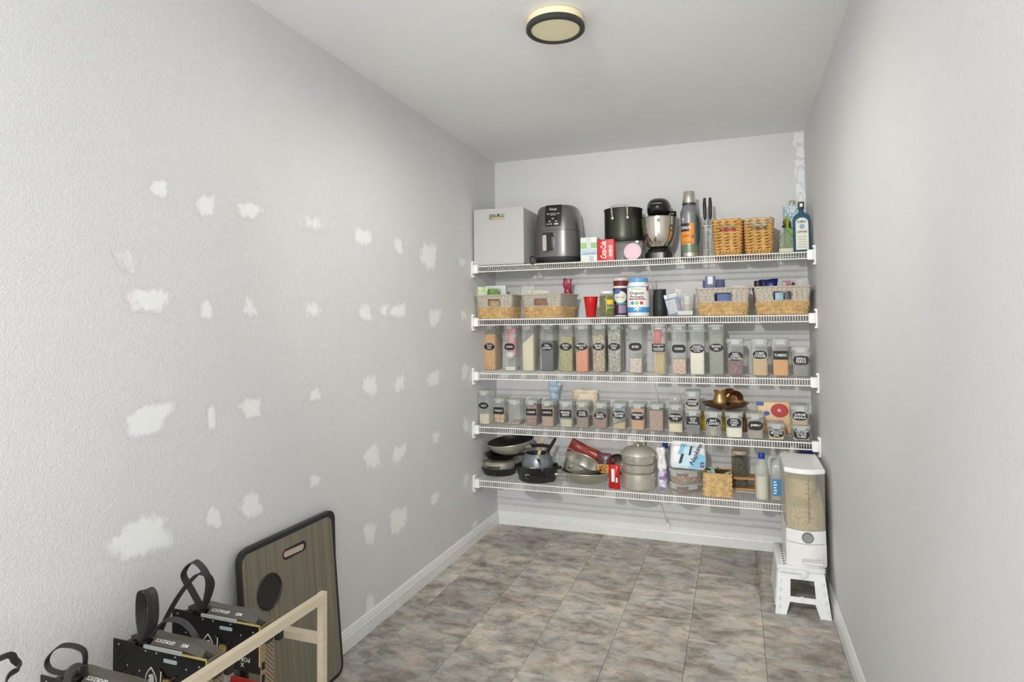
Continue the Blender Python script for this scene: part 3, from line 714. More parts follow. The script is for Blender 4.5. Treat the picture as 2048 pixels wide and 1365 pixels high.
text('mini', WHITE, t, width=h*.5, height=w*.26, loc=(w*.27, -.0008, h*.46), rot=(pi/2, -pi/2, 0), bold=.02)
# clear tub, pink lid, stock pot
xc, w, h = fit(1232, 1282, 482, -.30, Z1)
CLEARW = clear('clear_tub_plastic', (232, 234, 234), .12, .12)
tub = thing('clear_tub', 'clear plastic tub holding up the dark stock pot', 'tub', (xc-.008, -.17, Z1))
hz = h
obj('body', shell([[(x, y, z) for x, y in rrect(w*k+.02, .23*k, .02)] for k, z in ((.9, 0), (1, hz*.9))], .002), CLEARW, tub)
obj('rim', MB().prism(rrect(w*1.02+.02, .235, .02), hz*.9, hz), CLEARW, tub)
obj('lining', MB().prism(rrect(w*.5, .1, .01), .003, hz*.6), mat('brown_red_packet', (110, 70, 66), .6), tub)
p = onY(1264, 499, -.335)
pk = thing('pink_lid', 'pale pink round plastic lid leaning against the clear tub', 'saucer', (p.x, -.318, Z1), rot=(-.12, 0, 0))  # loose round lid propped against the tub
obj('disc', MB().lathe([(.001, 0), (.044, .001), (.047, .004), (.047, .009), (.042, .009), (.040, .005), (.001, .005)], 40, T((0, 0, .05)) @ RX(pi/2)), mat('pink_plastic', (222, 190, 200), .35), pk)
obj('rim', MB().tube([(.0475*cos(a), -.005, .05+.0475*sin(a)) for a in [2*pi*k/40 for k in range(40)]], .003, 6, True), mat('pale_pink_rim', (236, 222, 224), .35), pk)
Yp = -.15
xc, w, h = fit(1209, 1285, 421, Yp, Z1+hz)
pot = thing('stock_pot', 'dark anodised stock pot with steel handle on the clear tub', 'pot', (xc, Yp, Z1+hz+.001))
R = w/2*.985
ANOD = mat('dark_anodised', (74, 76, 66), .38, .7, .05)
obj('body', vessel([(R*.9, 0), (R*.97, .01), (R, .04), (R, h-.008), (R*1.03, h-.003), (R*1.03, h)], 48), ANOD, pot)
hm = MB()
for s in (-1, 1):
    pth = [(s*.045, -R+.004, h*.72), (s*.045, -R-.006, h*.74), (s*.043, -R-.03, h*.93), (s*.03, -R-.042, h*.985), (0, -R-.044, h*.99)]
    hm.tube(catmull(pth, 5), .0048, 8)
    hm.ball((s*.045, -R-.003, h*.72), .009, 1, .6, 1)
hm = MB()
hm.tube(catmull([(-.045, -R+.002, h*.70), (-.045, -R-.01, h*.75), (-.045, -R-.022, h*.97), (-.03, -R-.03, h*1.02), (.03, -R-.03, h*1.02), (.045, -R-.022, h*.97), (.045, -R-.01, h*.75), (.045, -R+.002, h*.70)], 5), .0048, 8)
for s in (-1, 1): hm.ball((s*.045, -R-.004, h*.69), .01, 1, .6, 1.2)
obj('handle', hm, STEEL, pot)

# stand mixer
Ym = -.20
a_, b_ = onY(1281, 470, Ym), onY(1355, 470, Ym)
mx = thing('stand_mixer', 'black stand mixer with shiny steel bowl', 'mixer', ((a_.x+b_.x)/2, Ym, Z1))
Rb = (b_.x-a_.x)/2*.97
zb = onY(1318, 497, Ym).z-Z1; zt = onY(1318, 437, Ym).z-Z1; zh = onY(1318, 400, Ym).z-Z1
bowl = obj('bowl', vessel([(Rb*.5, zb), (Rb*.64, zb+.004), (Rb*.82, zb+(zt-zb)*.2), (Rb*.93, zb+(zt-zb)*.45), (Rb*.98, zb+(zt-zb)*.75), (Rb*1.0, zt-.004), (Rb*1.03, zt-.002), (Rb*1.03, zt)], 56, .002), CHROME, mx)
obj('bowl_handle', MB().ribbon(catmull([(Rb*.12, -Rb*.93, zb+(zt-zb)*.84), (Rb*.12, -Rb*1.2, zb+(zt-zb)*.86), (Rb*.12, -Rb*1.27, zb+(zt-zb)*.55), (Rb*.1, -Rb*1.05, zb+(zt-zb)*.18), (Rb*.1, -Rb*.74, zb+(zt-zb)*.14)], 6), (1, 0, 0), .016, .004), STEEL, bowl)
obj('base', MB().prism(rrect(Rb*1.5, Rb*2.3, .05, 6, 0, .03), 0, zb*.65, bev=.008), BLACKS, mx)
obj('bowl_seat', MB().lathe([(Rb*.66, zb*.6), (Rb*.62, zb*.85), (Rb*.5, zb*1.0)], 32), BLACKS, mx)
obj('column', MB().loft([[(x, y, z) for x, y in rrect(Rb*.8, Rb*.5, .03, 4, 0, Rb*1.22)] for z in (zb*.5, zh*.9)]), BLACKS, mx)
Ls = []
for t in range(25):
    f = .5-.5*cos(pi*t/24); y = -Rb*.75+f*Rb*2.35; k = max((1-abs(2*f-1)**2.6), 0)**.5
    k = max(k, .04)
    rx, rz = Rb*.66*k, (zh-zt)*.58*k; cz = (zh+zt)/2+.004
    Ls.append([(rx*cos(q)*(1/(abs(cos(q))**2.6+abs(sin(q))**2.6)**(1/2.6)), y, cz+rz*sin(q)*(1/(abs(cos(q))**2.6+abs(sin(q))**2.6)**(1/2.6))) for q in [2*pi*j/36 for j in range(36)]])
obj('head', MB().loft(Ls), BLACKS, mx)
obj('badge_strip', MB().ribbon([(-Rb*.4, -Rb*.745, (zh+zt)/2+.02), (0, -Rb*.79, (zh+zt)/2+.021), (Rb*.3, -Rb*.745, (zh+zt)/2+.02)], (0, 0, 1), .006, .002), mat('dark_grey_strip', (60, 60, 62), .3), mx)
obj('knob', MB().lathe([(.019, 0), (.02, .004), (.017, .03), (.014, .034)], 24, T((Rb*.66, Rb*.1, zt+.022)) @ RY(pi/2)), BLACKS, mx)
obj('beater_shaft', MB().lathe([(.014, zt-.05), (.014, zt+.02)], 16), STEEL, mx)

# vacuum flask
Yt = -.21
xc, w, h = fit(1359.5, 1397, 384, Yt, Z1)
R = w/2*.97
fl = thing('vacuum_flask', 'tall grey vacuum flask with steel cap and orange label', 'flask', (xc, Yt, Z1))
obj('body', MB().lathe([(R*.98, .004), (R, .01), (R, h*.66), (R*.97, h*.70), (R*.82, h*.755), (R*.74, h*.78), (R*.72, h*.80)], 48), mat('hammered_grey', (136, 138, 140), .35, .3), fl)
obj('base_ring', MB().lathe([(R*1.02, 0), (R*1.03, .003), (R*1.03, .012), (R*1.01, .014)], 48), BLACK, fl)
obj('steel_band', MB().lathe([(R*1.012, .014), (R*1.015, .016), (R*1.015, h*.085), (R*1.012, h*.087)], 48), STEEL, fl)
obj('green_band', MB().lathe([(R*1.006, h*.087), (R*1.008, h*.09), (R*1.008, h*.2), (R*1.006, h*.2)], 48), mat('sage_green_enamel', (116, 134, 108), .4, .2), fl)
obj('cap_collar', MB().lathe([(R*.74, h*.79), (R*.76, h*.8), (R*.76, h*.825), (R*.7, h*.83)], 40), mat('dark_grey_collar', (60, 62, 64), .4), fl)
obj('cap', MB().lathe([(R*.72, h*.828), (R*.73, h*.835), (R*.66, h*.985), (R*.6, h)], 40), STEEL, fl)
lb = curved(fl, R*1.004, h*.3, h*.52, -60, 32, mat('flask_black_print', (30, 30, 30), .5))
og = curved(fl, R*1.008, h*.215, h*.40, -60, 32, mat('flask_orange_print', (232, 150, 52), .5))
curved(fl, R*1.009, h*.36, h*.52, 2, 32, mat('flask_orange_print', (232, 150, 52), .5), n=8)
ctext('STANLEY', WHITE, lb, R*1.01, -20, h*.455, R*1.25, h*.045, bold=.02)
ctext('CLASSIC', BLACK, og, R*1.015, -20, h*.335, R*.9, h*.035)
ctext('1.4L 40H 35H 5D', BLACK, og, R*1.015, -16, h*.24, R*1.1, h*.02)
panel(fl, R*.25, R*.52, h*.30, h*.345, -R*1.0, BLACK, 'print_panel')
obj('handle', MB().loft([[(R*.78+.004, -R*.62+q*.012, z) for q in (-1, 1)]+[(R*.98+o_, -R*.5+q*.012, z) for q in (1, -1)] for z, o_ in ((h*.2, .0), (h*.26, .008), (h*.5, .012), (h*.6, .004), (h*.64, -.004))]), mat('green_black_handle', (40, 56, 54), .4), fl)
obj('handle_slot', MB().prism(rrect(.012, .018, .004, 3), 0, .002, T((-R*.6, -R*.8, h*.58)) @ RZ(-.64) @ RX(pi/2)), mat('pale_grey_tab', (200, 200, 196), .4), fl)

# grill basket standing on end
Yg = -.22
xc, w, h = fit(1405, 1425, 396, Yg, Z1)
gb = thing('grill_basket', 'wire grill basket with two black handles standing on end', 'grill basket', (xc, Yg, Z1+.002))
WIRE = mat('chrome_wire', (206, 206, 202), .2, 1)
h -= .002
for s in (-1, 1):
    obj('handle', MB().tube([(s*w*.26, 0, h*.64), (s*w*.27, 0, h*.68), (s*w*.29, 0, h*.9), (s*w*.27, 0, h)], .0085, 10, taper=lambda t: .7+.45*min(1, t*2.5)-.35*max(0, t-.8)/.2), BLACK, gb)
fr = MB()
for s in (-1, 1):
    fr.tube([(s*w*.45, 0, .004), (s*w*.45, 0, h*.56), (s*w*.26, 0, h*.66)], .0017, 6)
    fr.tube([(s*w*.38, -.012, .004), (s*w*.38, -.012, h*.52), (s*w*.26, -.004, h*.6)], .0018, 6)
for z in (.004, .05, h*.14, h*.3, h*.46, h*.54): fr.tube([(-w*.48, -.006, z), (w*.48, -.006, z)], .0018, 6)
for x in (-.3, -.1, .1, .3): fr.tube([(w*x, -.002, .004), (w*x, -.002, h*.30)], .0009, 5)
obj('frame', fr, WIRE, gb)
for s in (-1, 1): obj('clasp', MB().tube(catmull([(s*w*.2, -.006, h*.56), (s*w*.42, -.02, h*.57), (s*w*.46, -.02, h*.60), (s*w*.2, -.012, h*.62)], 5), .0026, 6), WIRE, gb)

# woven rope baskets
def rope_loop(P, R, pitch, closed, mb, hand=1, lobes=2, nn=8, amp=.34, squash=1.0):
    """twisted rope along a path: a lobed section turning as it runs"""
    P = [Vector(p) for p in P]; Ls = []; s = 0; m = len(P)
    if closed:
        tot = sum((P[i]-P[i-1]).length for i in range(m)); pitch = tot*lobes/max(1, round(tot*lobes/pitch))
    for i in range(m):
        if i: s += (P[i]-P[i-1]).length
        a = P[i-1] if (i or closed) else P[0]; b = P[(i+1) % m] if (i < m-1 or closed) else P[-1]
        tg = (b-a).normalized(); up = Vector((0, 0, 1)); sd = tg.cross(up).normalized()
        L = []
        for k in range(nn):
            f = 2*pi*k/nn; r = R*(1+amp*cos(lobes*(f-hand*2*pi*s/pitch)))
            L.append(P[i]+sd*cos(f)*r*squash+up*sin(f)*r)
        Ls.append(L)
    if closed: Ls.append(Ls[0]); mb.loft(Ls, None, False, False)
    else: mb.loft(Ls)
def ring_path(w, d, z, r, step=.006, gap=None, cy=0):
    """rounded rectangle walked from the middle of the front; gap = half width of an opening there"""
    L = rrect(w, d, r, 5, 0, cy); L = [Vector((x, y, 0)) for x, y in L]
    per = []
    for i in range(len(L)):
        a, b = L[i], L[(i+1) % len(L)]; n = max(1, int((b-a).length/step))
        per += [a.lerp(b, k/n) for k in range(n)]
    front = min(range(len(per)), key=lambda i: abs(per[i].x)+(1 if per[i].y > cy else 0))
    per = per[front:]+per[:front]
    if gap: per = [q for q in per if not (abs(q.x) < gap and q.y < cy-d/2+.02)]
    return [Vector((q.x, q.y, z)) for q in per]
STRAW = mat('honey_straw', (206, 160, 92), .75, var=.28, scale=55, bump=.5, bscale=500)
GAPSHADE = mat('gap_shade_straw', (74, 50, 24), .9, var=.2)  # dark colour that paints the shade in gaps between basket strands
STRAW2 = mat('pale_straw', (198, 172, 128), .8, var=.25, scale=55, bump=.5, bscale=500)
def rope_basket(u0, u1, vt, Y, label, top_m):
    xc, w, h = fit(u0, u1, vt, Y, Z1)
    w -= .018; d = .27
    t = thing('woven_basket', label, 'basket', (xc, Y+d/2+.004, Z1), group='square rope baskets on the top shelf')
    n = 12; R = h/n/2*1.16
    for i in range(n):
        z = R+(h-2*R)*i/(n-1); mb = MB(); ww = w*(.90+.1*i/(n-1))-2*R*0; slot = i in (8, 9)
        pth = ring_path(ww, d*(.93+.07*i/(n-1)), z, .02, gap=w*.27 if slot else None)
        rope_loop(pth, R*.9, .085, not slot, mb, 1, 2, 10, .3, 1.1)
        obj('rope_row', mb, top_m if i > 9 else STRAW, t)
    obj('bottom', MB().prism(rrect(w*.88, d*.9, .02), .002, .008), STRAW, t)
    zz0, zz1 = R+(h-2*R)*7.5/(n-1), R+(h-2*R)*9.5/(n-1)
    for q0, q1 in ((.003, zz0), (zz1, h-R)):
        obj('gap_shade_liner', shell([[(x, y, z) for x, y in rrect(w*(.89+.1*z/h)-.004, d*(.92+.07*z/h)-.004, .02)] for z in (q0, q1)], .002) if q0 < .01 else
            MB().loft([[(x, y, z) for x, y in rrect(w*(.89+.1*z/h)-.004, d*(.92+.07*z/h)-.004, .02)] for z in (q0, q1)], cap0=False, cap1=False), GAPSHADE, t)  # added dark liner, shade painted behind the rope rows
    wr_ = MB()
    for k in range(7):
        x = -w*.36+w*.72*k/6; wr_.tube([(x-.004, -d*.465-R*.9, .004), (x, -d*.465-R*1.5, .014), (x+.006, -d*.465-R*1.1, .026)], .006, 6)
    obj('foot_wrap', wr_, STRAW, t)
    return t, xc, w, h, d
t, xc, w, h, d = rope_basket(1425, 1486, 438, -.335, 'square honey rope basket with pink packet inside, on top shelf', STRAW)
o = obj('pink_packet', pouch(w*.6, h*.72, .06, 9, .003), mat('pink_white_packet', (222, 84, 110), .4, var=.4, scale=20), None, (xc, -.335+.08, Z1+.009)); tag(o, 'pink and white packet inside the rope basket', 'packet')
rope_basket(1487.5, 1549, 435, -.335, 'square honey rope basket with empty handle slot, beside green bottle', STRAW2)

# bottles at the right end
def glass(name, c, cover, rough=.06): return clear(name, c, cover, rough, tint=c)
Yb = -.19
xc, w, h = fit(1556, 1591, 434, Yb, Z1)
tq = thing('ribbon_bottle', 'squat clear spirit bottle with cork stopper and lime green ribbon', 'bottle', (xc, Yb, Z1))
GG = glass('pale_green_glass', (226, 236, 212), .2)
d = w*.8
obj('body', MB().loft([[(x, y, z) for x, y in rrect(w*k, d*k, .012)] for k, z in ((.92, 0), (.97, .004), (1, h*.38), (.9, h*.45), (.55, h*.55), (.3, h*.64), (.27, h*.76))]), GG, tq)
obj('spirit', MB().prism(rrect(w*.9, d*.9, .01), .006, h*.2), clear('pale_spirit', (214, 224, 190), .3), tq)
obj('label_strip', MB().box(-w*.49, w*.3, -d*.505, -d*.49, h*.08, h*.17), mat('cream_label', (226, 226, 204), .6), tq)
obj('stopper', MB().ball((0, 0, h*.86), w*.23, 1, 1, .95), mat('brown_cork', (140, 92, 60), .6, var=.2, scale=120), tq)
obj('collar', MB().lathe([(w*.26, h*.73), (w*.27, h*.76), (w*.24, h*.79)], 20), mat('dark_cork_ring', (70, 50, 40), .6), tq)
LIME = mat('lime_ribbon', (130, 190, 40), .5)
obj('ribbon', MB().ribbon(catmull([(0, -w*.05, h*.99), (w*.05, -w*.24, h*.88), (w*.02, -w*.27, h*.76), (w*.06, -w*.26, h*.68), (w*.25, -w*.35, h*.56), (w*.48, -w*.45, h*.43), (w*.53, -w*.43, h*.2), (w*.53, -w*.41, h*.03)], 5), lambda s: Vector((1-s*.7, 0.2, s)), .012, .0015), LIME, tq)
obj('ribbon_knot', MB().ball((0, -.004, h*.985), .008), LIME, tq)
t, w, h, d = carton('spirit_box', 'pale blue speckled tall box with silver cap behind bottles', 1569, 1600, 410, -.14, Z1, .08, grain('blue_speckle_card', [(214, 224, 224), (196, 214, 218), (150, 184, 196), (222, 230, 228)], 110, bump=0))
obj('silver_cap', MB().lathe([(w*.22, h), (w*.22, h+.026), (w*.19, h+.03)], 28, T((w*.05, d/2, 0))), STEEL, t)
obj('cap_ring', MB().lathe([(w*.24, h), (w*.24, h+.004)], 28, T((w*.05, d/2, 0))), BLACK, t)
Yb = -.31
xc, w, h = fit(1592, 1627, 404, Yb, Z1)
gn = thing('gin_bottle', 'blue glass gin bottle with long pale label, by right wall', 'bottle', (min(xc, ROOM_W-.012-w/2), Yb, Z1))
BLUEG = mat('blue_glass', (62, 112, 150), .1, 0, coat=.5)
d = w*.62
BLU = clear('sapphire_glass', (74, 116, 142), .5, .05, tint=(150, 186, 206))
obj('body', MB().loft([[(x, y, z) for x, y in rrect(w*k, d*kk, .014)] for k, kk, z in ((.95, .95, 0), (1, 1, .005), (1, 1, h*.66), (.92, .95, h*.715), (.62, .8, h*.76), (.36, .6, h*.79), (.3, .48, h*.82), (.3, .48, h*.86))]), BLU, gn)
lp = [(-w*.36, h*.05), (w*.36, h*.05), (w*.36, h*.58)]+[(w*.36*cos(a), h*.58+h*.10*sin(a)) for a in [pi*k/12 for k in range(13)]]+[(-w*.36, h*.58)]
lb = obj('label', MB().prism(lp, 0, .001, T((0, -d/2, 0)) @ RX(pi/2)), mat('pale_label_paper', (222, 222, 206), .6), gn)
NAVY = mat('navy_ink', (40, 48, 70), .5)
text('BOMBAY', NAVY, lb, width=w*.5, height=h*.045, loc=(0, -d/2-.0012, h*.60), bold=.02)
text('SAPPHIRE', NAVY, lb, width=w*.56, height=h*.042, loc=(0, -d/2-.0012, h*.40), bold=.02)
obj('medallion', MB().prism(ellipse(w*.15, h*.05), 0, .0012, T((0, -d/2-.001, h*.505)) @ RX(pi/2)), mat('medallion_blue', (140, 164, 186), .4), lb)
for k in range(5): panel(lb, -w*.26, w*.26, h*(.10+.05*k), h*(.108+.05*k), -d/2-.001, mat('grey_ink', (130, 130, 128), .6), 'print_line', .0005)
ck = obj('cap', MB().prism(rrect(w*.34, w*.34, .004), h*.85, h, bev=.002), BLACK, gn)
panel(ck, -w*.08, w*.08, h*.90, h*.965, -w*.171, WHITE, 'cap_print')

# ------------------------------------------------------------------ second shelf
Z2 = DECK[1]
GCORD = mat('grey_paper_cord', (186, 178, 164), .8, var=.12, scale=90)
SEAG = mat('pale_seagrass', (212, 180, 128), .75, var=.25, scale=45, bump=.4, bscale=400)
def closed(P): m = len(P)//2; return P[m:]+P[:m+1]
def tone_basket(x0, x1, h, Y, label, d=.29, rz=0):
    w = (x1-x0)/cos(rz); c_ = Vector((x1, Y, 0))+RZ(rz) @ Vector((-w/2, d/2, 0)); xc = c_.x
    t = thing('two_tone_basket', label, 'basket', (xc, c_.y, Z2), rz, group='two-tone woven baskets on the second shelf')
    k = lambda z: .84+.16*z/h
    zs = h*.46; Rb = zs/6*.62
    for i in range(3):
        mb = MB(); z = zs*(i+.5)/3; pth = closed(ring_path(w*k(z)-Rb, d*k(z)-Rb, z, .018, .005))
        plait(mb, pth, z+zs/12, .044, zs/6*.8, .017, .42, .0185, 1); plait(mb, pth, z-zs/12, .044, zs/6*.8, .017, .42, .0185, -1)
        obj('braid_row', mb, SEAG, t)
    obj('gap_shade_liner', shell([[(x, y, z) for x, y in rrect(w*k(z)-Rb-.012, d*k(z)-Rb-.012, .018)] for z in (.004, zs)], .002), GAPSHADE, t)  # added dark liner so gaps in the plait look shaded
    mb = MB(); n = 9; Rg = (h-zs)/n/2
    rows = []
    for i in range(n):
        z = zs+Rg+(h-zs-2*Rg)*i/(n-1); slot = 1 <= i <= 5
        rope_loop(ring_path(w*k(z)-2*Rg, d*k(z)-2*Rg, z, .016, .006, gap=w*.155 if slot else None), Rg*1.12, .016, not slot, mb, 1 if i % 2 else -1, 2, 6, .3, .75)
    obj('grey_weave', mb, GCORD, t)
    fm = MB(); yf = lambda z: -d*k(z)/2
    z0, z1 = zs+Rg*1.5, zs+Rg*12.6
    fm.tube([(-w*.155, yf(z0)-.001, z0), (w*.155, yf(z0)-.001, z0), (w*.155, yf(z1)-.001, z1), (-w*.155, yf(z1)-.001, z1)], .003, 6, True)
    obj('slot_frame', fm, GCORD, t)
    obj('rim', MB().tube(ring_path(w-.004, d-.004, h-.002, .016, .02), .0048, 8, True), GCORD, t)
    obj('bottom', MB().prism(rrect(w*.8, d*.8, .016), .001, .005), SEAG, t)
    return t, xc, w, h, d
Yb2 = -.395
def bx(u, v=600, Y=Yb2): return onY(u, v, Y).x
def th(u, vt, Y, zb): return onY(u, vt, Y).z-zb
hb = th(1076, 588, Yb2, Z2)
t1, c1, w1, h1, d1 = tone_basket(.012, bx(1025), hb, Yb2, 'grey and straw woven basket with green packets, leftmost on second shelf')
t2, c2, w2, h2, d2 = tone_basket(bx(1034), bx(1121), hb, Yb2, 'grey and straw woven basket with magenta packet sticking out', .26, -.2)
hb3 = th(1450, 576, Yb2, Z2)
t3, c3, w3, h3, d3 = tone_basket(bx(1391), bx(1502), hb3, Yb2, 'grey and straw woven basket holding blue boxes')
t4, c4, w4, h4, d4 = tone_basket(bx(1507), min(bx(1625), ROOM_W-.014), hb3, Yb2, 'grey and straw woven basket with navy bag, by right wall')
zin = Z2+.007
def soft(name, label, cat, u0, u1, vt, Y, m, d=.05, seed=0, rot=(0, 0, 0), zb=None, amp=.004, taper=0):
    zb = zin if zb is None else zb
    xc, w, h = fit(u0, u1, vt, Y, zb)
    o = obj(name, pouch(w, h, d, seed, amp, taper=taper), m, None, (xc, Y, zb), rot); tag(o, label, cat); return o
def slab(name, label, cat, u0, u1, vt, Y, m, d=.03, rot=(0, 0, 0), zb=None):
    zb = zin if zb is None else zb
    xc, w, h = fit(u0, u1, vt, Y, zb)
    o = obj(name, MB().prism(rrect(w, d, .002, 2), 0, h, bev=.001), m, None, (xc, Y, zb), rot); tag(o, label, cat); return o
FILMW = mat('white_film', (232, 234, 228), .35, var=.06, scale=30)
soft('white_packet', 'white packet with green edge standing in leftmost two-tone basket', 'packet', 947, 976, 575, -.30, mat('white_green_film', (206, 222, 176), .4, var=.3, scale=25), .045, 1)
soft('green_packet', 'green and black packet in leftmost two-tone basket', 'packet', 975, 1000, 578, -.26, mat('green_black_film', (128, 156, 92), .4, var=.55, scale=28), .04, 2)
slab('paper_box', 'pale white box at the back of leftmost two-tone basket', 'box', 971, 1013, 572, -.19, mat('pale_card', (226, 232, 226), .6), .03)
slab('snack_box', 'tan and black box seen through slot of leftmost basket', 'box', 962, 1000, 598, -.345, mat('tan_black_print', (176, 148, 108), .6, var=.5, scale=30), .03)
soft('clear_bag', 'crumpled clear plastic bag in second woven basket', 'bag', 1040, 1070, 572, -.20, clear('thin_clear_film', (236, 236, 232), .35, .12), .05, 4, amp=.009)
soft('cream_pouch', 'cream paper pouch in second woven basket', 'pouch', 1062, 1098, 581, -.25, mat('cream_paper', (224, 216, 196), .6, var=.08), .06, 6, amp=.006)
soft('magenta_packet', 'crumpled magenta packet sticking up from second woven basket', 'packet', 1124, 1147, 558, -.17, mat('magenta_film', (150, 40, 66), .35, var=.25, scale=30), .04, 7, amp=.012, taper=.35)
slab('brown_box', 'brown box seen through slot of second woven basket', 'box', 1064, 1094, 600, -.315, mat('brown_card', (150, 112, 82), .6, var=.3, scale=20), .025)
# cup
Y = -.30
xc, w, h = fit(1167.5, 1196.5, 594, Y, Z2)
cup = thing('party_cup', 'red plastic party cup beside pickle jar', 'cup', (xc, Y, Z2))
REDP = mat('red_cup_plastic', (200, 24, 26), .3, coat=.3); R = w/2
obj('cup_body', vessel([(R*.62, 0), (R*.66, .003), (R*.80, h*.55), (R*.82, h*.56), (R*.93, h*.93), (R*.94, h*.96)], 40, .0012), REDP, cup)
obj('rolled_rim', MB().tube([(R*.96*cos(a), R*.96*sin(a), h*.975) for a in [2*pi*k/40 for k in range(40)]], .003, 6, True), REDP, cup)
# pickle jar
Y = -.31
xc, w, h = fit(1198.5, 1229, 583, Y, Z2); R = w/2*.97
pj = thing('pickle_jar', 'glass jar of green pickles with yellow label', 'jar', (xc, Y, Z2))
obj('glass', MB().lathe([(R*.9, 0), (R, .008), (R, h*.78), (R*.93, h*.85), (R*.84, h*.9)], 40), clear('jar_glass', (222, 228, 212), .05, .05), pj)
obj('brine', MB().lathe([(R*.9, .004), (R*.955, .01), (R*.955, h*.76), (R*.85, h*.84)], 36), mat('olive_brine', (104, 100, 36), .2, var=.35, scale=45, coat=.3), pj)
for k in range(9):
    a = k*.75-1.6; obj('pickle', MB().ball((0, 0, 0), .0075, 1, 1, 2.4), mat('pickle_green', (140, 138, 60), .4, var=.2, scale=80), pj, (sin(a)*R*.80, -cos(a)*R*.80, h*(.2+.24*(k % 3))), (0, .3*((k % 3)-1), 0))
obj('screw_lid', MB().lathe([(R*.9, h*.895), (R*.92, h*.9), (R*.92, h*.985), (R*.88, h)], 40), mat('white_metal_lid', (228, 226, 214), .35), pj)
lb = curved(pj, R*1.005, h*.26, h*.66, 5, 70, mat('label_olive', (176, 168, 70), .5))
curved(pj, R*1.012, h*.50, h*.66, 15, 60, mat('label_yellow', (240, 204, 40), .5), 'label_cap')
curved(pj, R*1.012, h*.26, h*.33, 10, 68, mat('label_green', (70, 136, 50), .5), 'label_foot')
ctext('Buckees', mat('label_blue', (40, 90, 150), .5), lb, R*1.012, 36, h*.44, R*.95, h*.10, bold=.02)
# oats canisters
def canister(u0, u1, vt, Y, label, bodym, lidm, zb=None):
    xc, w, h = fit(u0, u1, vt, Y, Z2); R = w/2*.97
    t = thing('oats_canister', label, 'canister', (xc, Y, Z2))
    obj('tube', MB().lathe([(R*.97, 0), (R*.98, .002), (R*.98, h*.93), (R*.96, h*.94)], 40), bodym, t)
    obj('cap', MB().lathe([(R, h*.93), (R*1.01, h*.935), (R*1.01, h*.99), (R*.98, h)], 40), lidm, t)
    return t, R, h
CRM = mat('cream_lid_plastic', (226, 222, 212), .4)
t, R, h = canister(1226.5, 1258, 557, -.14, 'brown and white canister standing behind the purple canister', mat('maroon_card', (120, 50, 44), .5), CRM)
curved(t, R*.99, h*.2, h*.80, -40, 45, mat('dark_bowl_print', (46, 40, 44), .5))
t, R, h = canister(1225.5, 1256, 573, -.25, 'purple quick oats canister with white oval, beside protein tub', mat('purple_card', (66, 44, 66), .5), CRM)
ov = [(R*.95*cos(a), h*.19*sin(a)) for a in [2*pi*k/28 for k in range(28)]]
def wrap_poly(parent, poly, R, z, a0, m, name):
    n = len(poly); rings = 5; V = [(x*k/rings, y*k/rings, .001) for k in range(rings+1) for x, y in poly]
    F = [(k*n+i, (k+1)*n+i, (k+1)*n+(i+1) % n, k*n+(i+1) % n) for k in range(rings) for i in range(n)]
    o = obj(name, MB().add(V, F), m, parent, (0, 0, z), smooth=0)
    for v in o.data.vertices:
        a = a0+v.co.x/R; rr = R+v.co.z; v.co = (sin(a)*rr, -cos(a)*rr, v.co.y)
    return o
wrap_poly(t, ov, R, h*.64, .15, mat('cream_oval_print', (224, 222, 206), .5), 'oval_print')
wrap_poly(t, [(x*.5, y*.42) for x, y in ov], R*1.008, h*.82, -.25, mat('brand_blue_print', (64, 104, 170), .5), 'blue_oval')
ctext('Quick Oats', mat('purple_ink', (96, 70, 110), .5), t, R*1.005, 9, h*.63, R*1.1, h*.06)
curved(t, R*.99, h*.40, h*.46, -20, 60, mat('teal_print', (84, 164, 160), .5))
curved(t, R*.99, h*.12, h*.38, -5, 60, mat('lilac_print', (150, 130, 156), .5))
wrap_poly(t, [(x*.22, y*.35) for x, y in ov], R*1.005, h*.34, -.75, mat('red_heart_print', (206, 60, 90), .5), 'heart_print')
curved(t, R*.99, .003, h*.05, -60, 60, mat('white_foot_print', (226, 224, 220), .5))
# protein tub
Y = -.30
xc, w, h = fit(1254, 1299, 557, Y, Z2); R = w/2*.97
pt = thing('protein_tub', 'white protein powder tub with blue lid and green lettering', 'tub', (xc, Y, Z2))
TW_ = mat('white_tub_plastic', (234, 234, 228), .35)
obj('tub_body', MB().lathe([(R*.93, 0), (R*.98, .005), (R, .015), (R, h*.76), (R*.97, h*.82), (R*.90, h*.86), (R*.88, h*.89)], 48), TW_, pt)
obj('screw_lid', MB().lathe([(R*.89, h*.885), (R*.9, h*.89), (R*.9, h*.985), (R*.86, h)], 48), mat('sky_blue_lid', (104, 164, 208), .35), pt)
INKB = mat('black_ink', (40, 40, 44), .5)
lb = curved(pt, R*1.003, h*.10, h*.77, -88, 88, mat('tub_label_white', (240, 240, 236), .45), 'label')
curved(pt, R*1.008, h*.10, h*.24, -88, 88, mat('tub_blue_print', (70, 150, 206), .5))
curved(pt, R*1.008, h*.755, h*.775, -88, 88, mat('tub_blue_print', (70, 150, 206), .5))
ctext('Orgain', mat('lime_ink', (150, 190, 80), .5), lb, R*1.008, 0, h*.70, R*1.0, h*.075, bold=.01)
ctext('Organic\nProtein', INKB, lb, R*1.008, 0, h*.555, R*1.42, h*.17, bold=.015)
curved(pt, R*1.008, h*.43, h*.46, -48, 48, mat('red_bar_print', (196, 50, 70), .5))
for a, m in ((-.42, (90, 150, 200)), (0, (140, 190, 80)), (.42, (204, 70, 76))):
    wrap_poly(lb, ellipse(R*.17, R*.17, 20), R*1.006, h*.345, a, mat('dot_%d' % m[0], m, .5), 'dot_print')
curved(pt, R*1.008, h*.66, h*.77, 55, 72, mat('red_bar_print', (196, 50, 70), .5), n=6)
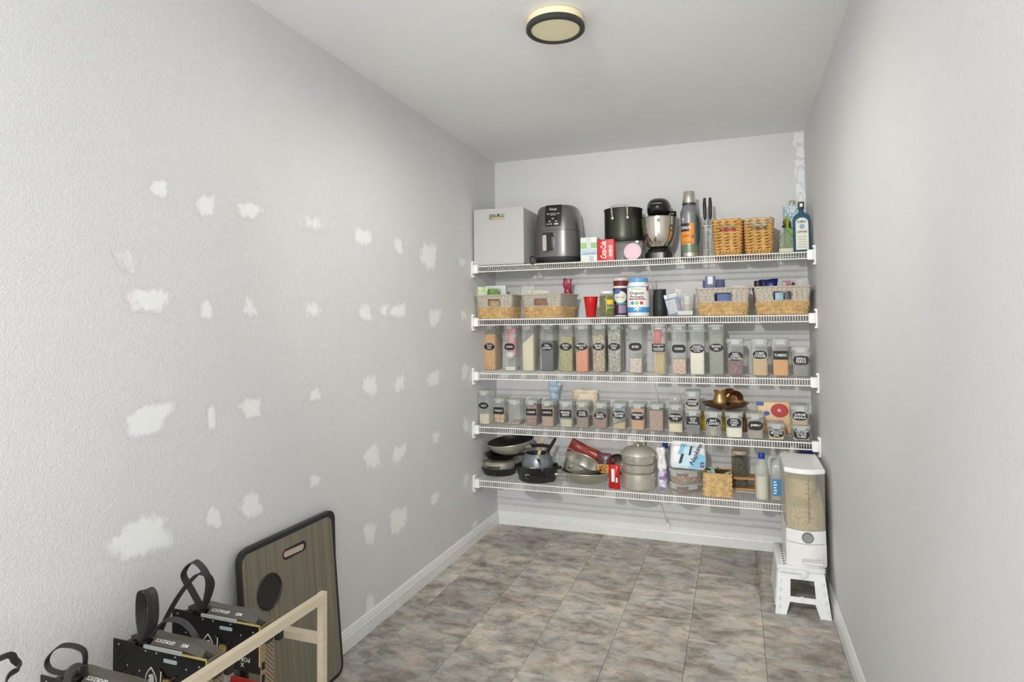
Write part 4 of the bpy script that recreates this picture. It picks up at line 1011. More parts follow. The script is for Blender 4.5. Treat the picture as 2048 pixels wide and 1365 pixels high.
wrap_poly(lb, [(R*.4*(.55+.45*cos(5*a))*cos(a), R*.26*(.55+.45*cos(5*a))*sin(a)) for a in [2*pi*k/40 for k in range(40)]], R*1.014, h*.20, 0, mat('vanilla_flower', (244, 236, 190), .5), 'flower_print')
# tumbler
Y = -.26
xc, w, h = fit(1305.5, 1334, 580, Y, Z2); R = w/2
tb = thing('tumbler', 'matt black tumbler between white tub and clear bin', 'tumbler', (xc, Y, Z2))
obj('tumbler_body', vessel([(R*.9, 0), (R*.98, .006), (R, h*.3), (R*.97, h*.75), (R*.86, h*.93), (R*.9, h)], 40, .003), mat('matt_black', (38, 38, 38), .6), tb)
obj('rim', MB().tube([(R*.9*cos(a), R*.9*sin(a), h) for a in [2*pi*k/36 for k in range(36)]], .003, 6, True), mat('grey_rim', (90, 90, 88), .4), tb)
obj('stud', MB().ball((R*.1, -R*.985, h*.36), .003), STEEL, tb)
# clear bin with packets
Y = -.37; d = .24
xc, w, h = fit(1330, 1391, 588, Y, Z2)
w -= .012
bn = thing('clear_bin', 'clear plastic bin of small medicine boxes on second shelf', 'bin', (xc, Y+d/2, Z2))
obj('bin_body', shell([[(x, y, z) for x, y in rrect(w*k, d*k, .02)] for k, z in ((.86, 0), (.88, .004), (.97, h*.93), (1, h*.95), (1, h))], .002), CLEARW, bn)
zi = Z2+.004
g = thing('medicine_box', 'blue and white small box leaning in the clear bin', 'box', (xc-w*.2, Y+.05, zi+.002), rot=(0, -.22, 0))
obj('carton', MB().prism(rrect(.075, .03, .001, 1), 0, h*1.0), mat('blue_medicine_card', (92, 120, 190), .5), g)
panel(g, -.032, .018, .012, h*.72, -.0155, mat('paper_white', (232, 232, 226), .6))
panel(g, .022, .032, h*.3, h*.5, -.0155, mat('orange_dot_print', (222, 120, 70), .5))
panel(g, -.036, .036, h*.8, h*.98, -.0155, mat('paper_white', (232, 232, 226), .6))
for k in range(6): panel(g, -.028, .012, .02+k*.012, .0225+k*.012, -.0164, mat('grey_ink', (130, 130, 128), .6), 'print_line', .0004)
g = thing('pill_bottle', 'white pill bottle in the clear bin', 'bottle', (xc+w*.22, Y+.07, zi+.001))
obj('bottle_body', MB().lathe([(.021, 0), (.023, .004), (.023, h*.55), (.017, h*.64)], 28), TW_, g); obj('screw_cap', MB().lathe([(.02, h*.64), (.0205, h*.86), (.018, h*.88)], 28), TW_, g)
curved(g, .0235, h*.2, h*.5, -60, 60, mat('pink_grey_label', (206, 180, 176), .5))
o = obj('white_carton', MB().prism(rrect(.08, .03, .001, 1), 0, .022), mat('paper_white', (232, 232, 226), .6), None, (xc+w*.16, Y+.033, zi+.001)); tag(o, 'flat white carton lying in the front of clear bin', 'box')
soft('paper_leaflet', 'folded cream leaflet sticking out of the clear bin', 'leaflet', 1340, 1352, 578, -.22, mat('cream_paper', (224, 216, 196), .6, var=.08), .006, 3, (0, .2, 0), zi, .002)
# contents of the two right baskets
slab('blue_box', 'grey-blue box with white sticker standing in basket', 'box', 1411, 1431, 553, -.22, mat('grey_blue_card', (100, 108, 150), .5), .04)
p = onY(1419, 561, -.241); o = obj('sticker', MB().box(-.014, .014, -.0007, 0, -.022, .022), mat('paper_white', (232, 232, 226), .6), bpy.data.objects['blue_box.001'] if 'blue_box.001' in bpy.data.objects else None)
o.location = (0, -.0202, p.z-zin)
slab('navy_box', 'navy small box beside the grey-blue box in basket', 'box', 1432, 1450, 560, -.20, mat('navy_card', (52, 60, 108), .5), .04)
slab('dark_navy_box', 'dark blue box behind the grey-blue box', 'box', 1406, 1416, 562, -.155, mat('navy_card2', (58, 66, 110), .5), .03)
slab('cream_tray', 'flat cream tray edge in third woven basket', 'tray', 1466, 1490, 572, -.25, mat('cream_paper', (224, 216, 196), .6, var=.08), .05)
slab('blue_can', 'blue and pale carton seen through slot of basket with blue boxes', 'box', 1434, 1466, 584, -.355, mat('mid_blue_card', (60, 84, 134), .45, var=.2, scale=30), .03)
soft('navy_bag', 'shiny navy foil bag in basket by right wall', 'bag', 1519, 1556, 558, -.22, mat('navy_foil', (24, 30, 96), .25, .2, .2, 30), .05, 11, amp=.006)
g = thing('spice_jar', 'small jar with black cap in basket by right wall', 'jar', (onY(1516, 580, -.29).x, -.29, zin))
hh = onY(1516, 562, -.29).z-zin
obj('jar_glass', MB().lathe([(.018, 0), (.02, .004), (.02, hh*.72), (.016, hh*.8)], 24), clear('jar_glass', (222, 228, 212), .05, .05), g); obj('cap', MB().lathe([(.0195, hh*.79), (.02, hh*.8), (.02, hh*.98), (.018, hh)], 24), BLACK, g)
slab('card_pack', 'pink brown patterned card pack in basket by right wall', 'packet', 1566, 1590, 562, -.20, grain('pink_brown_print', [(170, 130, 140), (80, 60, 60), (210, 190, 188)], 60, bump=0), .02)
soft('clear_wrapper', 'crinkled clear wrapper in basket by right wall', 'wrapper', 1590, 1618, 560, -.22, clear('thin_clear_film', (236, 236, 232), .35, .12), .06, 13, amp=.01)
slab('pale_blue_tin', 'pale blue can seen through slot of basket by right wall', 'can', 1550, 1567, 585, -.355, mat('pale_blue_tin', (140, 176, 190), .4, var=.2), .03)
slab('black_tin', 'black lettered can seen through slot of basket by right wall', 'can', 1568.5, 1587, 585, -.355, mat('black_tin', (40, 38, 42), .4), .03)

# ------------------------------------------------------------------ fourth shelf: things without labels
Z4 = DECK[3]
soft('blue_bag', 'pale blue crumpled bag standing behind quinoa container', 'bag', 1095, 1122, 764, -.11, mat('pale_blue_film', (170, 192, 214), .35, var=.2, scale=30), .05, 21, zb=Z4, amp=.014, taper=.3)
soft('clear_snack_bag', 'clear bag of tan snacks lying behind containers', 'bag', 1145, 1196, 780, -.10, mat('tan_bag', (226, 212, 184), .5, var=.2, scale=30), .06, 22, zb=Z4, amp=.01)
soft('clear_bag', 'clear plastic bag behind the semolina container', 'bag', 1336, 1362, 790, -.11, clear('thin_clear_film', (236, 236, 232), .35, .12), .06, 23, zb=Z4, amp=.01)
def oil(u, u1, vt, Y, c, label):
    xc, w, h = fit(u, u1, vt, Y, Z4); R = w/2
    t = thing('oil_bottle', label, 'bottle', (xc, Y, Z4))
    obj('bottle_body', MB().lathe([(R*.95, 0), (R, .004), (R, h*.66), (R*.45, h*.82), (R*.4, h*.95)], 28), mat('oil_%d' % c[0], c, .15, coat=.5), t)
    obj('cap', MB().lathe([(R*.45, h*.94), (R*.45, h)], 20), mat('gold_cap', (190, 160, 60), .3, .5), t)
oil(1400, 1414, 822, -.16, (206, 170, 30), 'yellow oil bottle behind bay leaves')
oil(1440, 1454, 822, -.16, (200, 176, 50), 'pale yellow oil bottle behind pancake mix')
oil(1481, 1497, 826, -.16, (140, 84, 50), 'brown sauce bottle behind pancake mix and herb')
# tortilla packet
a, b = onY(1514, 862, -.22), onY(1583, 862, -.22)
pz = th(1550, 806, -.22, Z4)
tp = thing('flatbread_packet', 'cream packet with red oval and blue logo leaning at right of fourth shelf', 'packet', ((a.x+b.x)/2, -.20, Z4+.002), rot=(-.15, 0, 0))
wv = (b.x-a.x)
obj('packet_body', MB().prism(rrect(wv, .035, .012, 4), 0, pz, bev=.006), mat('cream_packet', (226, 196, 150), .45, var=.06), tp)
panel(tp, -wv*.5+.001, -wv*.28, pz*.86, pz*.985, -.0182, mat('blue_logo_print', (44, 84, 160), .5))
obj('red_oval', MB().prism([(wv*.26*cos(q), pz*.22*sin(q)) for q in [2*pi*k/30 for k in range(30)]], 0, .001, T((wv*.18, -.0178, pz*.72)) @ RX(pi/2)), mat('red_oval_print', (176, 34, 34), .5), tp)
obj('blue_oval', MB().prism(ellipse(wv*.09, pz*.07, 20), 0, .001, T((-wv*.2, -.0178, pz*.62)) @ RX(pi/2)), mat('blue_logo_print', (44, 84, 160), .5), tp)
obj('flame_mark', MB().prism([(-.01, -.008), (.01, -.008), (.006, .002), (.008, .01), (0, .004), (-.006, .012)], 0, .001, T((wv*.17, -.0190, pz*.73)) @ RX(pi/2)), mat('flame_print', (230, 180, 150), .5), tp)
panel(tp, -wv*.48, wv*.48, pz*.02, pz*.3, -.0182, mat('bread_photo', (214, 168, 110), .5, var=.25, scale=30))
# bronze dish set
BRZ = mat('aged_bronze', (186, 150, 102), .36, .8, .2, 30)
BRZD = mat('dark_bronze', (140, 104, 74), .4, .8, .25, 30)
zp = Z4+max(_b[5], _pk[5])+.002
cxp = onY(1450, 812, -.27).x; Rp = .128
dish = thing('bronze_dish', 'wide bronze dish resting on container lids', 'dish', (cxp, -.245, zp))
obj('plate', vessel([(.04, 0), (.06, .002), (Rp*.8, .012), (Rp*.97, .030), (Rp, .032)], 48, .003), BRZD, dish)
jx = onY(1440, 800, -.27).x
jg = thing('bronze_jug', 'small round bronze pot with flared neck on the dish', 'jug', (jx, -.29, zp+.007))
hj = th(1440, 781, -.29, zp+.007); R = .04
obj('pot_body', vessel([(R*.55, 0), (R*.8, .006), (R, hj*.28), (R*.96, hj*.45), (R*.72, hj*.68), (R*.66, hj*.82), (R*.82, hj*.97), (R*.84, hj)], 40), BRZ, jg)
bx_ = onY(1472, 808, -.26).x
bw = thing('bronze_bowl', 'shallow bronze bowl on the dish beside the pot', 'bowl', (bx_+.004, -.285, zp+.012))
obj('bowl_body', vessel([(.02, 0), (.032, .006), (.046, .024), (.05, .032), (.051, .033)], 40), BRZ, bw)
g = thing('bronze_cup', 'dark bronze cup lying on its side on the dish', 'cup', (onY(1470, 795, -.22).x, -.205, zp+.052), rot=(1.25, .0, .35))
obj('cup_body', vessel([(.022, -.04), (.03, -.036), (.036, -.01), (.037, .015), (.041, .02)], 36), BRZD, g)
g = thing('bronze_cup', 'second bronze cup tilted behind the first on the dish', 'cup', (onY(1459, 788, -.17).x, -.14, zp+.058), rot=(1.1, .1, -.2))
obj('cup_body', vessel([(.022, -.04), (.03, -.036), (.036, -.01), (.037, .015), (.041, .02)], 36), BRZ, g)

# ------------------------------------------------------------------ lowest shelf
Z5 = DECK[4]
def cz(u, v, Y): return onY(u, v, Y).z-Z5
NONST = mat('black_nonstick', (22, 22, 22), .38, coat=.1)
CHAMP = mat('champagne_metal', (178, 176, 158), .38, .5, .06)
IRON = mat('cast_iron', (44, 44, 43), .55, .2, .1, 60, bump=.2)
ALU = mat('worn_aluminium', (206, 202, 190), .38, .6, .08, 20)
Yk = -.215
sx = onY(1000, 945, Yk).x
sk = thing('cast_iron_skillet', 'cast iron skillet at the bottom of the pan stack', 'skillet', (sx, Yk, Z5))
obj('pan', vessel([(.092, 0), (.1, .004), (.116, .042), (.12, .046), (.12, .048)], 48, .005), IRON, sk)
obj('helper_handle', MB().tube([(.012*cos(a)+.02, -.118-.013+.014*sin(a), .020) for a in [2*pi*k/20 for k in range(20)]], .0055, 8, True), IRON, sk)
obj('pour_lip', MB().box(-.128, -.108, -.02, .01, .034, .048), IRON, sk)
sv = thing('steamer_pan', 'silver two-handled pan nested in the cast iron skillet', 'pan', (sx, Yk, Z5+.008))
obj('pan', vessel([(.082, 0), (.094, .006), (.098, .05), (.1, .074), (.116, .082), (.117, .084)], 48, .002), ALU, sv)
obj('loop_handle', MB().tube(catmull([(-.035, -.098, .055), (-.032, -.122, .055), (.03, -.124, .055), (.034, -.098, .055)], 5), .004, 8), BLACK, sv)
for s in (-1, 1): obj('rivet', MB().ball((s*.034, -.103, .055), .006), STEEL, sv)
obj('side_tab', MB().prism(rrect(.03, .05, .01, 4), 0, .006, T((-.125, 0, .074))), ALU, sv)
bp_ = thing('black_pan', 'black frying pan lying between silver pan and wok', 'pan', (sx+.008, Yk, Z5+.094))
obj('pan', vessel([(.07, 0), (.082, .004), (.1, .03), (.104, .034)], 48, .003), NONST, bp_)
obj('handle', MB().tube(catmull([(.095, -.02, .03), (.13, -.03, .04), (.19, -.05, .05), (.235, -.06, .055)], 5), .009, 8), BLACK, bp_)
wx = onY(1024, 888, -.21).x
wk = thing('wok', 'champagne metal wok with black inside on top of the pan stack', 'wok', (wx, -.21, Z5+.137), rot=(.10, -.10, 0))
Rw = .150
obj('outer', MB().lathe([(.06, 0), (.075, .002), (.12, .026), (.144, .056), (Rw, .076)], 56, cap1=False), CHAMP, wk)
obj('inner', MB().lathe([(.056, .004), (.075, .006), (.118, .029), (.142, .058), (Rw-.001, .0765)], 56, cap1=False), NONST, wk)
obj('rim', MB().tube([(Rw*cos(a), Rw*sin(a), .076) for a in [2*pi*k/56 for k in range(56)]], .0022, 6, True), ALU, wk)
obj('handle_bracket', MB().loft([[(x, y+q, z) for q in (-.014, .014)]+[(x, y+q, z-.014) for q in (.014, -.014)] for x, y, z in ((.125, -.07, .055), (.15, -.085, .066), (.17, -.095, .068))]), STEEL, wk)
obj('handle', MB().tube(catmull([(.162, -.09, .061), (.2, -.105, .064), (.25, -.12, .066), (.3, -.13, .06)], 5), .0105, 10), BLACK, wk)

# saucepan with grey pot and tools
Yq = -.296; qx = onY(1075, 950, Yq).x
sp = thing('saucepan', 'black saucepan with long handle in front of the pan stack', 'saucepan', (qx, Yq, Z5))
R = .124
obj('pan', vessel([(R*.86, 0), (R*.92, .006), (R*.98, .05), (R, .088), (R*1.02, .092)], 48, .003), mat('black_enamel', (36, 35, 34), .35, coat=.2), sp)
hd_ = Vector((.985, -.17, 0))
q0 = Vector((-.02, -R*1.06, .046))
obj('handle', MB().loft([[q0+hd_*t+Vector((0, -.006, 0))+Vector((.17, .985, 0))*a*wv+Vector((0, 0, b*hv)) for a, b in ((-1, -1), (1, -1), (1, 1), (-1, 1))] for t, wv, hv in ((.0, .006, .009), (.03, .009, .010), (.10, .010, .012), (.165, .010, .012), (.175, .007, .009))]), BLACK, sp)
obj('bracket', MB().tube(catmull([(-.035, -R*.985, .05), (-.02, -R*1.05, .056), (0, -R*1.09, .05), (-.012, -R*1.06, .038), (-.03, -R*.985, .036)], 5), .005, 8), CHROME, sp)
obj('side_grip', MB().box(R*.9, R*1.16, .0, .03, .07, .085), BLACK, sp)
gx = onY(1075, 922, -.288).x
gp = thing('grey_pot', 'grey barrel-shaped pot standing inside the black saucepan', 'pot', (gx, -.288, Z5+.008))
hp_ = cz(1075, 906, -.288)-.008
obj('pot_body', vessel([(.085, 0), (.094, .01), (.099, hp_*.35), (.096, hp_*.7), (.084, hp_*.9), (.076, hp_*.98), (.074, hp_)], 48, .003), mat('blue_grey_enamel', (132, 140, 142), .3, .5, .15, 25), gp)
obj('lining', MB().lathe([(.06, hp_*.2), (.071, hp_*.97)], 40, cap1=False), mat('dark_inside', (40, 44, 46), .5), gp)
obj('handle', MB().ribbon(catmull([(.03, -.09, hp_*.86), (.045, -.115, hp_*.86), (.07, -.13, hp_*.55), (.078, -.12, hp_*.3), (.072, -.095, hp_*.1)], 5), (1, .3, 0), .014, .005), BLACK, gp)
obj('label_patch', MB().prism(rrect(.034, .04, .003, 3), 0, .0012, T((.0, -.0995, hp_*.42)) @ RX(pi/2)), mat('pale_label', (204, 200, 178), .5), gp)
def tool(name, label, a, b, Y0, Y1, r, m, tipm=None, flat=False, tip=.25):
    p, q = onY(a[0], a[1], Y0), onY(b[0], b[1], Y1)
    t = thing(name, label, 'utensil', p); d = q-p
    if flat: obj('blade', MB().ribbon([Vector((0, 0, 0)), d*.5, d], (1, 0, 0), r*2, .005), m, t)
    else:
        obj('handle', MB().tube([d*tip, d*(tip+.06), d*.9, d], r, 10, taper=lambda s: .75+.25*sin(pi*s)), m, t)
        obj('shaft', MB().tube([Vector((0, 0, 0)), d*(tip+.02)], r*.55, 8), tipm or STEEL, t)
    return t
tool('wooden_spatula', 'pale wooden spatula standing in the grey pot', (1075, 922), (1086, 876), -.27, -.22, .010, mat('pale_wood', (214, 184, 136), .6, var=.12, scale=60, stretch=(1, 1, .1)), flat=True)
tool('black_handled_ladle', 'steel ladle with black handle rising from grey pot', (1082, 926), (1111, 877), -.285, -.2, .0105, BLACKS)
# glass carafe, tilted steel pan, frying pan, snack bags
gxp = onY(1128, 905, -.20)
gc = thing('glass_carafe', 'clear glass carafe lying behind the tilted steel pan', 'carafe', (gxp.x, -.17, Z5+.085), rot=(0, -1.15, .35))
GLS = clear('carafe_glass', (226, 232, 232), .1, .03)
obj('glass_body', vessel([(.04, -.08), (.052, -.07), (.055, -.01), (.04, .03), (.032, .045), (.046, .07), (.048, .075)], 40, .002), GLS, gc)
obj('glass_handle', MB().tube(catmull([(.045, 0, -.05), (.08, 0, -.045), (.085, 0, .02), (.035, 0, .045)], 5), .005, 8), GLS, gc)
fx = onY(1175, 955, -.22).x
fp = thing('frying_pan', 'champagne frying pan under the tilted steel pan', 'frying pan', (fx, -.235, Z5))
obj('outer', MB().lathe([(.09, 0), (.1, .002), (.13, .03), (.15, .06), (.154, .066)], 56, cap1=False), CHAMP, fp)
obj('inner', MB().lathe([(.088, .004), (.1, .006), (.128, .033), (.152, .0665)], 56, cap1=False), mat('grey_pan_inside', (120, 120, 108), .35, .6), fp)
obj('rim', MB().tube([(.153*cos(a), .153*sin(a), .066) for a in [2*pi*k/56 for k in range(56)]], .002, 6, True), ALU, fp)
obj('handle', MB().tube(catmull([(-.10, -.11, .052), (-.12, -.125, .058), (-.14, -.15, .062), (-.155, -.158, .062)], 4), .008, 8), STEEL, fp)
tx = onY(1158, 938, -.24)
tpn = thing('steel_pan', 'tilted steel pan with ring handle lying in the frying pan', 'pan', (tx.x, -.245, Z5+.052), rot=(.06, .40, 0))
obj('pan', vessel([(.092, 0), (.1, .006), (.104, .012), (.106, .066), (.113, .071), (.114, .075)], 48, .002), STEEL, tpn)
obj('ring_handle', MB().tube([(-.045+.016*cos(a), -.106, .036+.016*sin(a)) for a in [2*pi*k/28 for k in range(28)]], .003, 6, True), STEEL, tpn)
obj('ring_plate', MB().ball((-.045, -.1, .046), .008), STEEL, tpn)
# snack bag
p0 = onY(1186, 950, -.15)
sb = thing('snack_bag', 'large red snack bag slumped behind the steel pan', 'bag', (onY(1222, 945, -.09).x, -.082, Z5+.06), rot=(0, -1.13, 0))
obj('bag_body', pouch(.10, .29, .05, 31, .007), mat('red_brown_film', (158, 66, 48), .3, var=.45, scale=16), sb)
lab_ = thing('snack_bag', 'orange-banded end of a snack bag beside red packet', 'bag', (onY(1207, 945, -.2).x, -.19, Z5+.03), rot=(-.2, 0, 0))
hh = cz(1207, 908, -.19)-.03
obj('bag_body', pouch(.085, hh, .04, 33, .004), mat('dark_blue_red_film', (96, 60, 66), .3, var=.6, scale=18), lab_)
ob = panel(lab_, -.036, .036, .012, .062, -.021, mat('orange_band', (232, 160, 50), .5), 'name_band', .0015, .004)
text('LICY\nATS', INKB, ob, width=.052, height=.038, loc=(0, -.0232, .038), rot=(pi/2, .12, 0), bold=.03)
rp = onY(1231, 960, -.36)
hh = cz(1231, 927, -.33)
rd = thing('red_packet', 'upright bright red packet beside the steamer pot', 'packet', (rp.x-.004, -.372, Z5))
obj('packet_body', pouch(.068, hh, .045, 35, .004), mat('bright_red_film', (190, 26, 28), .25, var=.2, scale=20), rd)
panel(rd, -.012, .006, hh*.33, hh*.86, -.0255, mat('paper_white', (232, 232, 226), .6), 'white_strip', .0015)
panel(rd, .012, .022, hh*.3, hh*.5, -.022, mat('paper_white', (232, 232, 226), .6), 'bar_code', .0015)
ph_ = onY(1232, 905, -.12)
st_ = thing('steel_skillet', 'small dark pan leaning at the back beside steamer', 'pan', (ph_.x-.005, -.06, Z5+.068), rot=(1.35, 0, .2))
obj('pan', vessel([(.045, -.01), (.055, 0), (.064, .03), (.066, .032)], 40, .002), mat('dark_steel_pan', (96, 92, 86), .35, .6), st_)

# three-tier steamer
Ys = -.302; xs = onY(1277, 940, Ys).x
R = (onY(1312, 960, Ys).x-onY(1242, 960, Ys).x)/2
zz = [cz(1277, v, Ys) for v in (943, 926, 909, 897, 890)]
sm = thing('steamer_pot', 'three-tier aluminium steamer pot with domed lid', 'steamer', (xs, Ys, Z5))
def tier(nm, z0, z1, r0, r1): return obj(nm, MB().lathe([(r0*.9, z0), (r0*.97, z0+.004), (r0, z0+.012), (r1, z1-.006), (r1*1.035, z1-.003), (r1*1.035, z1)], 56), ALU, sm)
b0 = tier('base_pot', 0, zz[0], R*.99, R*.97); b1 = tier('tier', zz[0]+.0005, zz[1], R*.93, R*.965); b2 = tier('tier', zz[1]+.0005, zz[2], R*.93, R*.965)
def ringh(par, ang, z, r):
    a0 = radians(ang); mb = MB(); c = Vector((sin(a0), -cos(a0), 0)); tg = Vector((cos(a0), sin(a0), 0))
    mb.tube([c*(r+.005)+tg*.015*cos(q)+Vector((0, 0, z+.015*sin(q))) for q in [2*pi*k/24 for k in range(24)]], .0028, 6, True)
    mb.ball(c*r+Vector((0, 0, z+.015)), .007); obj('ring_handle', mb, STEEL, par)
ringh(b0, 62, zz[0]*.78, R*.98); ringh(b1, -68, (zz[0]+zz[1])/2, R*.96); ringh(b2, -14, (zz[1]+zz[2])/2, R*.96)
ld_ = obj('cover', MB().lathe([(R*1.0, zz[2]), (R*1.03, zz[2]+.003), (R*.97, zz[2]+.014), (R*.78, zz[3]), (R*.5, zz[3]+.010), (R*.2, zz[4]-.004)], 56), ALU, sm)
obj('knob', MB().lathe([(.014, zz[4]-.006), (.012, zz[4]), (.03, zz[4]+.004), (.031, zz[4]+.008), (.012, zz[4]+.011)], 32), CHROME, ld_)
o = slab('white_carton', 'white printed carton behind the steamer pot', 'box', 1256, 1290, 872, -.1, mat('paper_white', (232, 232, 226), .6), .05, zb=Z5)
text('SHAN', INKB, o, width=.05, height=.018, loc=(0, -.026, .235))
# spray bottle
Yv = -.30; xc = onY(1325, 950, Yv).x
hv = cz(1325, 894, Yv)
R = (onY(1335, 950, Yv).x-onY(1316, 950, Yv).x)/2
sy = thing('spray_bottle', 'lilac patterned spray bottle with white trigger head', 'spray bottle', (xc, Yv, Z5))
obj('bottle_body', MB().lathe([(R*.95, 0), (R, .004), (R, hv*.5), (R*.9, hv*.54)], 32), grain('lilac_floral', [(214, 206, 220), (150, 128, 178), (232, 228, 236), (180, 160, 200)], 55, bump=0), sy)
obj('trigger_head', MB().loft([[(x+ox, y, z) for x, y in rrect(w_, d_, .012, 5)] for ox, w_, d_, z in ((0, R*1.9, R*1.9, hv*.50), (0, R*1.95, R*1.9, hv*.58), (-.002, R*1.6, R*1.7, hv*.72), (-.004, R*1.5, R*1.8, hv*.82), (-.007, R*2.0, R*2.0, hv*.93), (-.009, R*1.6, R*1.7, hv*.99), (-.011, R*1.0, R*1.1, hv))]), TW_, sy)
obj('nozzle', MB().lathe([(.008, 0), (.007, .012)], 16, T((-.012, -R*1.0, hv*.93)) @ RX(pi/2)), TW_, sy)
obj('trigger', MB().ribbon(catmull([(-.004, -R*.8, hv*.86), (-.004, -R*1.5, hv*.78), (-.004, -R*1.3, hv*.66)], 4), (1, 0, 0), .012, .004), TW_, sy)
g = thing('blue_capped_bottle', 'bottle with blue cap half hidden behind spray bottle', 'bottle', (onY(1331, 930, -.13).x, -.13, Z5))
hh = cz(1331, 884, -.13)
obj('bottle_body', MB().lathe([(.03, 0), (.032, .005), (.032, hh*.7), (.015, hh*.85)], 28), clear('milky_bottle', (214, 214, 220), .55, .2), g); obj('cap', MB().lathe([(.016, hh*.84), (.016, hh)], 20), mat('blue_cap', (52, 60, 150), .4), g)
# food boxes, rotated
Yf = -.302; xf = onY(1372, 975, Yf).x; RB = radians(43)
LEAF = G('mixed_food', [(196, 130, 96), (120, 160, 120), (206, 150, 130), (170, 110, 80), (224, 200, 170)], 70)
NUT = G('red_beans', [(150, 92, 84), (176, 124, 112), (128, 76, 70)], 220)
def foodbox(z, h, label, fillm, w=.158, d=.118):
    t = thing('food_box', label, 'food box', (xf, Yf, z), RB)
    obj('body', MB().loft([[(x, y, q) for x, y in rrect(w*k, d*k, .022)] for k, q in ((.86, 0), (.9, .004), (.98, h*.8))], cap1=False), PLASTIC, t)
    obj('contents', MB().loft([[(x, y, q) for x, y in rrect(w*k, d*k, .02)] for k, q in ((.84, .002), (.93, h*.62))]), fillm, t)
    ld = obj('lid', MB().prism(rrect(w, d, .022), h*.8, h, bev=.002), LIDM, t)
    for x, y, rz, L in ((0, -d/2, 0, .06), (w/2, 0, pi/2, .045), (-w/2, 0, -pi/2, .045), (0, d/2, pi, .06)):
        obj('latch', MB().prism(rrect(L, .026, .004, 3), -.0015, .002, T((x, y, h*.72)) @ RZ(rz) @ T((0, -.002, 0)) @ RX(pi/2)), LATCH, ld)
    return t
hl = cz(1372, 965, Yf)
foodbox(Z5, hl, 'lower clear food box of red beans on lowest shelf', NUT)
hu = cz(1372, 938, Yf)-hl
foodbox(Z5+hl+.001, hu, 'upper clear food box of mixed leftovers under napkin pack', LEAF)
# napkin pack
zn = Z5+hl+hu+.002; wn = (onY(1409, 915, -.29).x-onY(1339, 915, -.29).x)
hn = onY(1372, 884, -.30).z-zn
npk = thing('napkin_pack', 'blue and white napkin pack lying on the clear food boxes', 'napkin pack', (onY(1374, 915, -.29).x, -.285, zn), 0, rot=(-.12, .05, .12))
obj('pack', crumple(MB().loft([[(x, y, z) for x, y in rrect(wn*k, .15*k, .02, 5)] for k, z in ((.92, 0), (1, .012), (1.01, hn*.3), (1, hn*.6), (.97, hn-.014), (.88, hn))]), .003, 3), mat('napkin_film', (232, 234, 234), .3), npk)
fyn = -.0775
def strip(p, m, nm, off): return obj(nm, MB().prism(p, 0, .001, T((0, fyn-off, 0)) @ RX(pi/2)), m, npk)
SKYP = mat('sky_print', (132, 192, 222), .4); AQP = mat('aqua_print', (196, 226, 234), .4)
strip([(-wn*.32, hn*.05), (wn*.05, hn*.1), (wn*.16, hn*.95), (-wn*.14, hn*.95)], AQP, 'aqua_print', .001)
strip([(wn*.0, hn*.03), (wn*.48, hn*.08), (wn*.48, hn*.5), (wn*.30, hn*.6)], SKYP, 'sky_print', .0015)
strip([(-wn*.3, hn*.55), (-wn*.2, hn*.95), (-wn*.05, hn*.95), (-wn*.2, hn*.5)], SKYP, 'sky_print', .002)
ink = mat('dark_blue_ink', (40, 56, 84), .5)
text('Napkins', ink, npk, width=hn*.85, height=wn*.17, loc=(wn*.22, fyn-.003, hn*.56), rot=(pi/2, -1.2, 0), shear=.2, bold=.02)
strip([(-wn*.27, hn*.18), (-wn*.19, hn*.2), (-wn*.12, hn*.55), (-wn*.2, hn*.54)], INKB, 'black_mark', .0025)
strip([(-wn*.0, hn*.5), (wn*.06, hn*.52), (wn*.11, hn*.85), (wn*.05, hn*.84)], INKB, 'black_mark', .0025)
strip([(wn*.34, hn*.1), (wn*.45, hn*.12), (wn*.44, hn*.3), (wn*.34, hn*.28)], ink, 'count_mark', .0025)
text('250', WHITE, npk, width=wn*.08, height=hn*.09, loc=(wn*.395, fyn-.0045, hn*.2), rot=(pi/2, -.3, 0))
# small woven basket with measuring spoons
Yw = -.385
x0, x1 = onY(1407, 975, Yw).x, onY(1464, 975, Yw).x; w = x1-x0; d = .15; h = cz(1435, 949, Yw)
wbk = thing('spoon_basket', 'small square plaited basket holding turquoise spoons', 'basket', ((x0+x1)/2, Yw+d/2, Z5))
n = 5
for i in range(n):
    z = h*(i+.5)/n; mb = MB(); pth = closed(ring_path(w-.01, d-.01, z, .006, .005))
    plait(mb, pth, z+h/n*.25, .034, h/n*.42, .013, .42, .0155, 1); plait(mb, pth, z-h/n*.25, .034, h/n*.42, .013, .42, .0155, -1)
    obj('braid_row', mb, SEAG, wbk)
obj('gap_shade_liner', shell([[(x, y, z) for x, y in rrect(w-.018, d-.018, .006)] for z in (.002, h*.98)], .002), GAPSHADE, wbk)  # dark sheet added behind the strands as painted gap shade
fm = MB()
for sx_, sy_ in ((-1, -1), (1, -1), (1, 1), (-1, 1)): fm.tube([(sx_*(w/2-.003), sy_*(d/2-.003), 0), (sx_*(w/2-.003), sy_*(d/2-.003), h)], .003, 6)
fm.tube([(x, y, h) for x, y in rrect(w-.006, d-.006, .006)], .0035, 6, True)
obj('wire_edge', fm, STRAW, wbk)
TEAL = mat('turquoise_plastic', (128, 204, 188), .35)
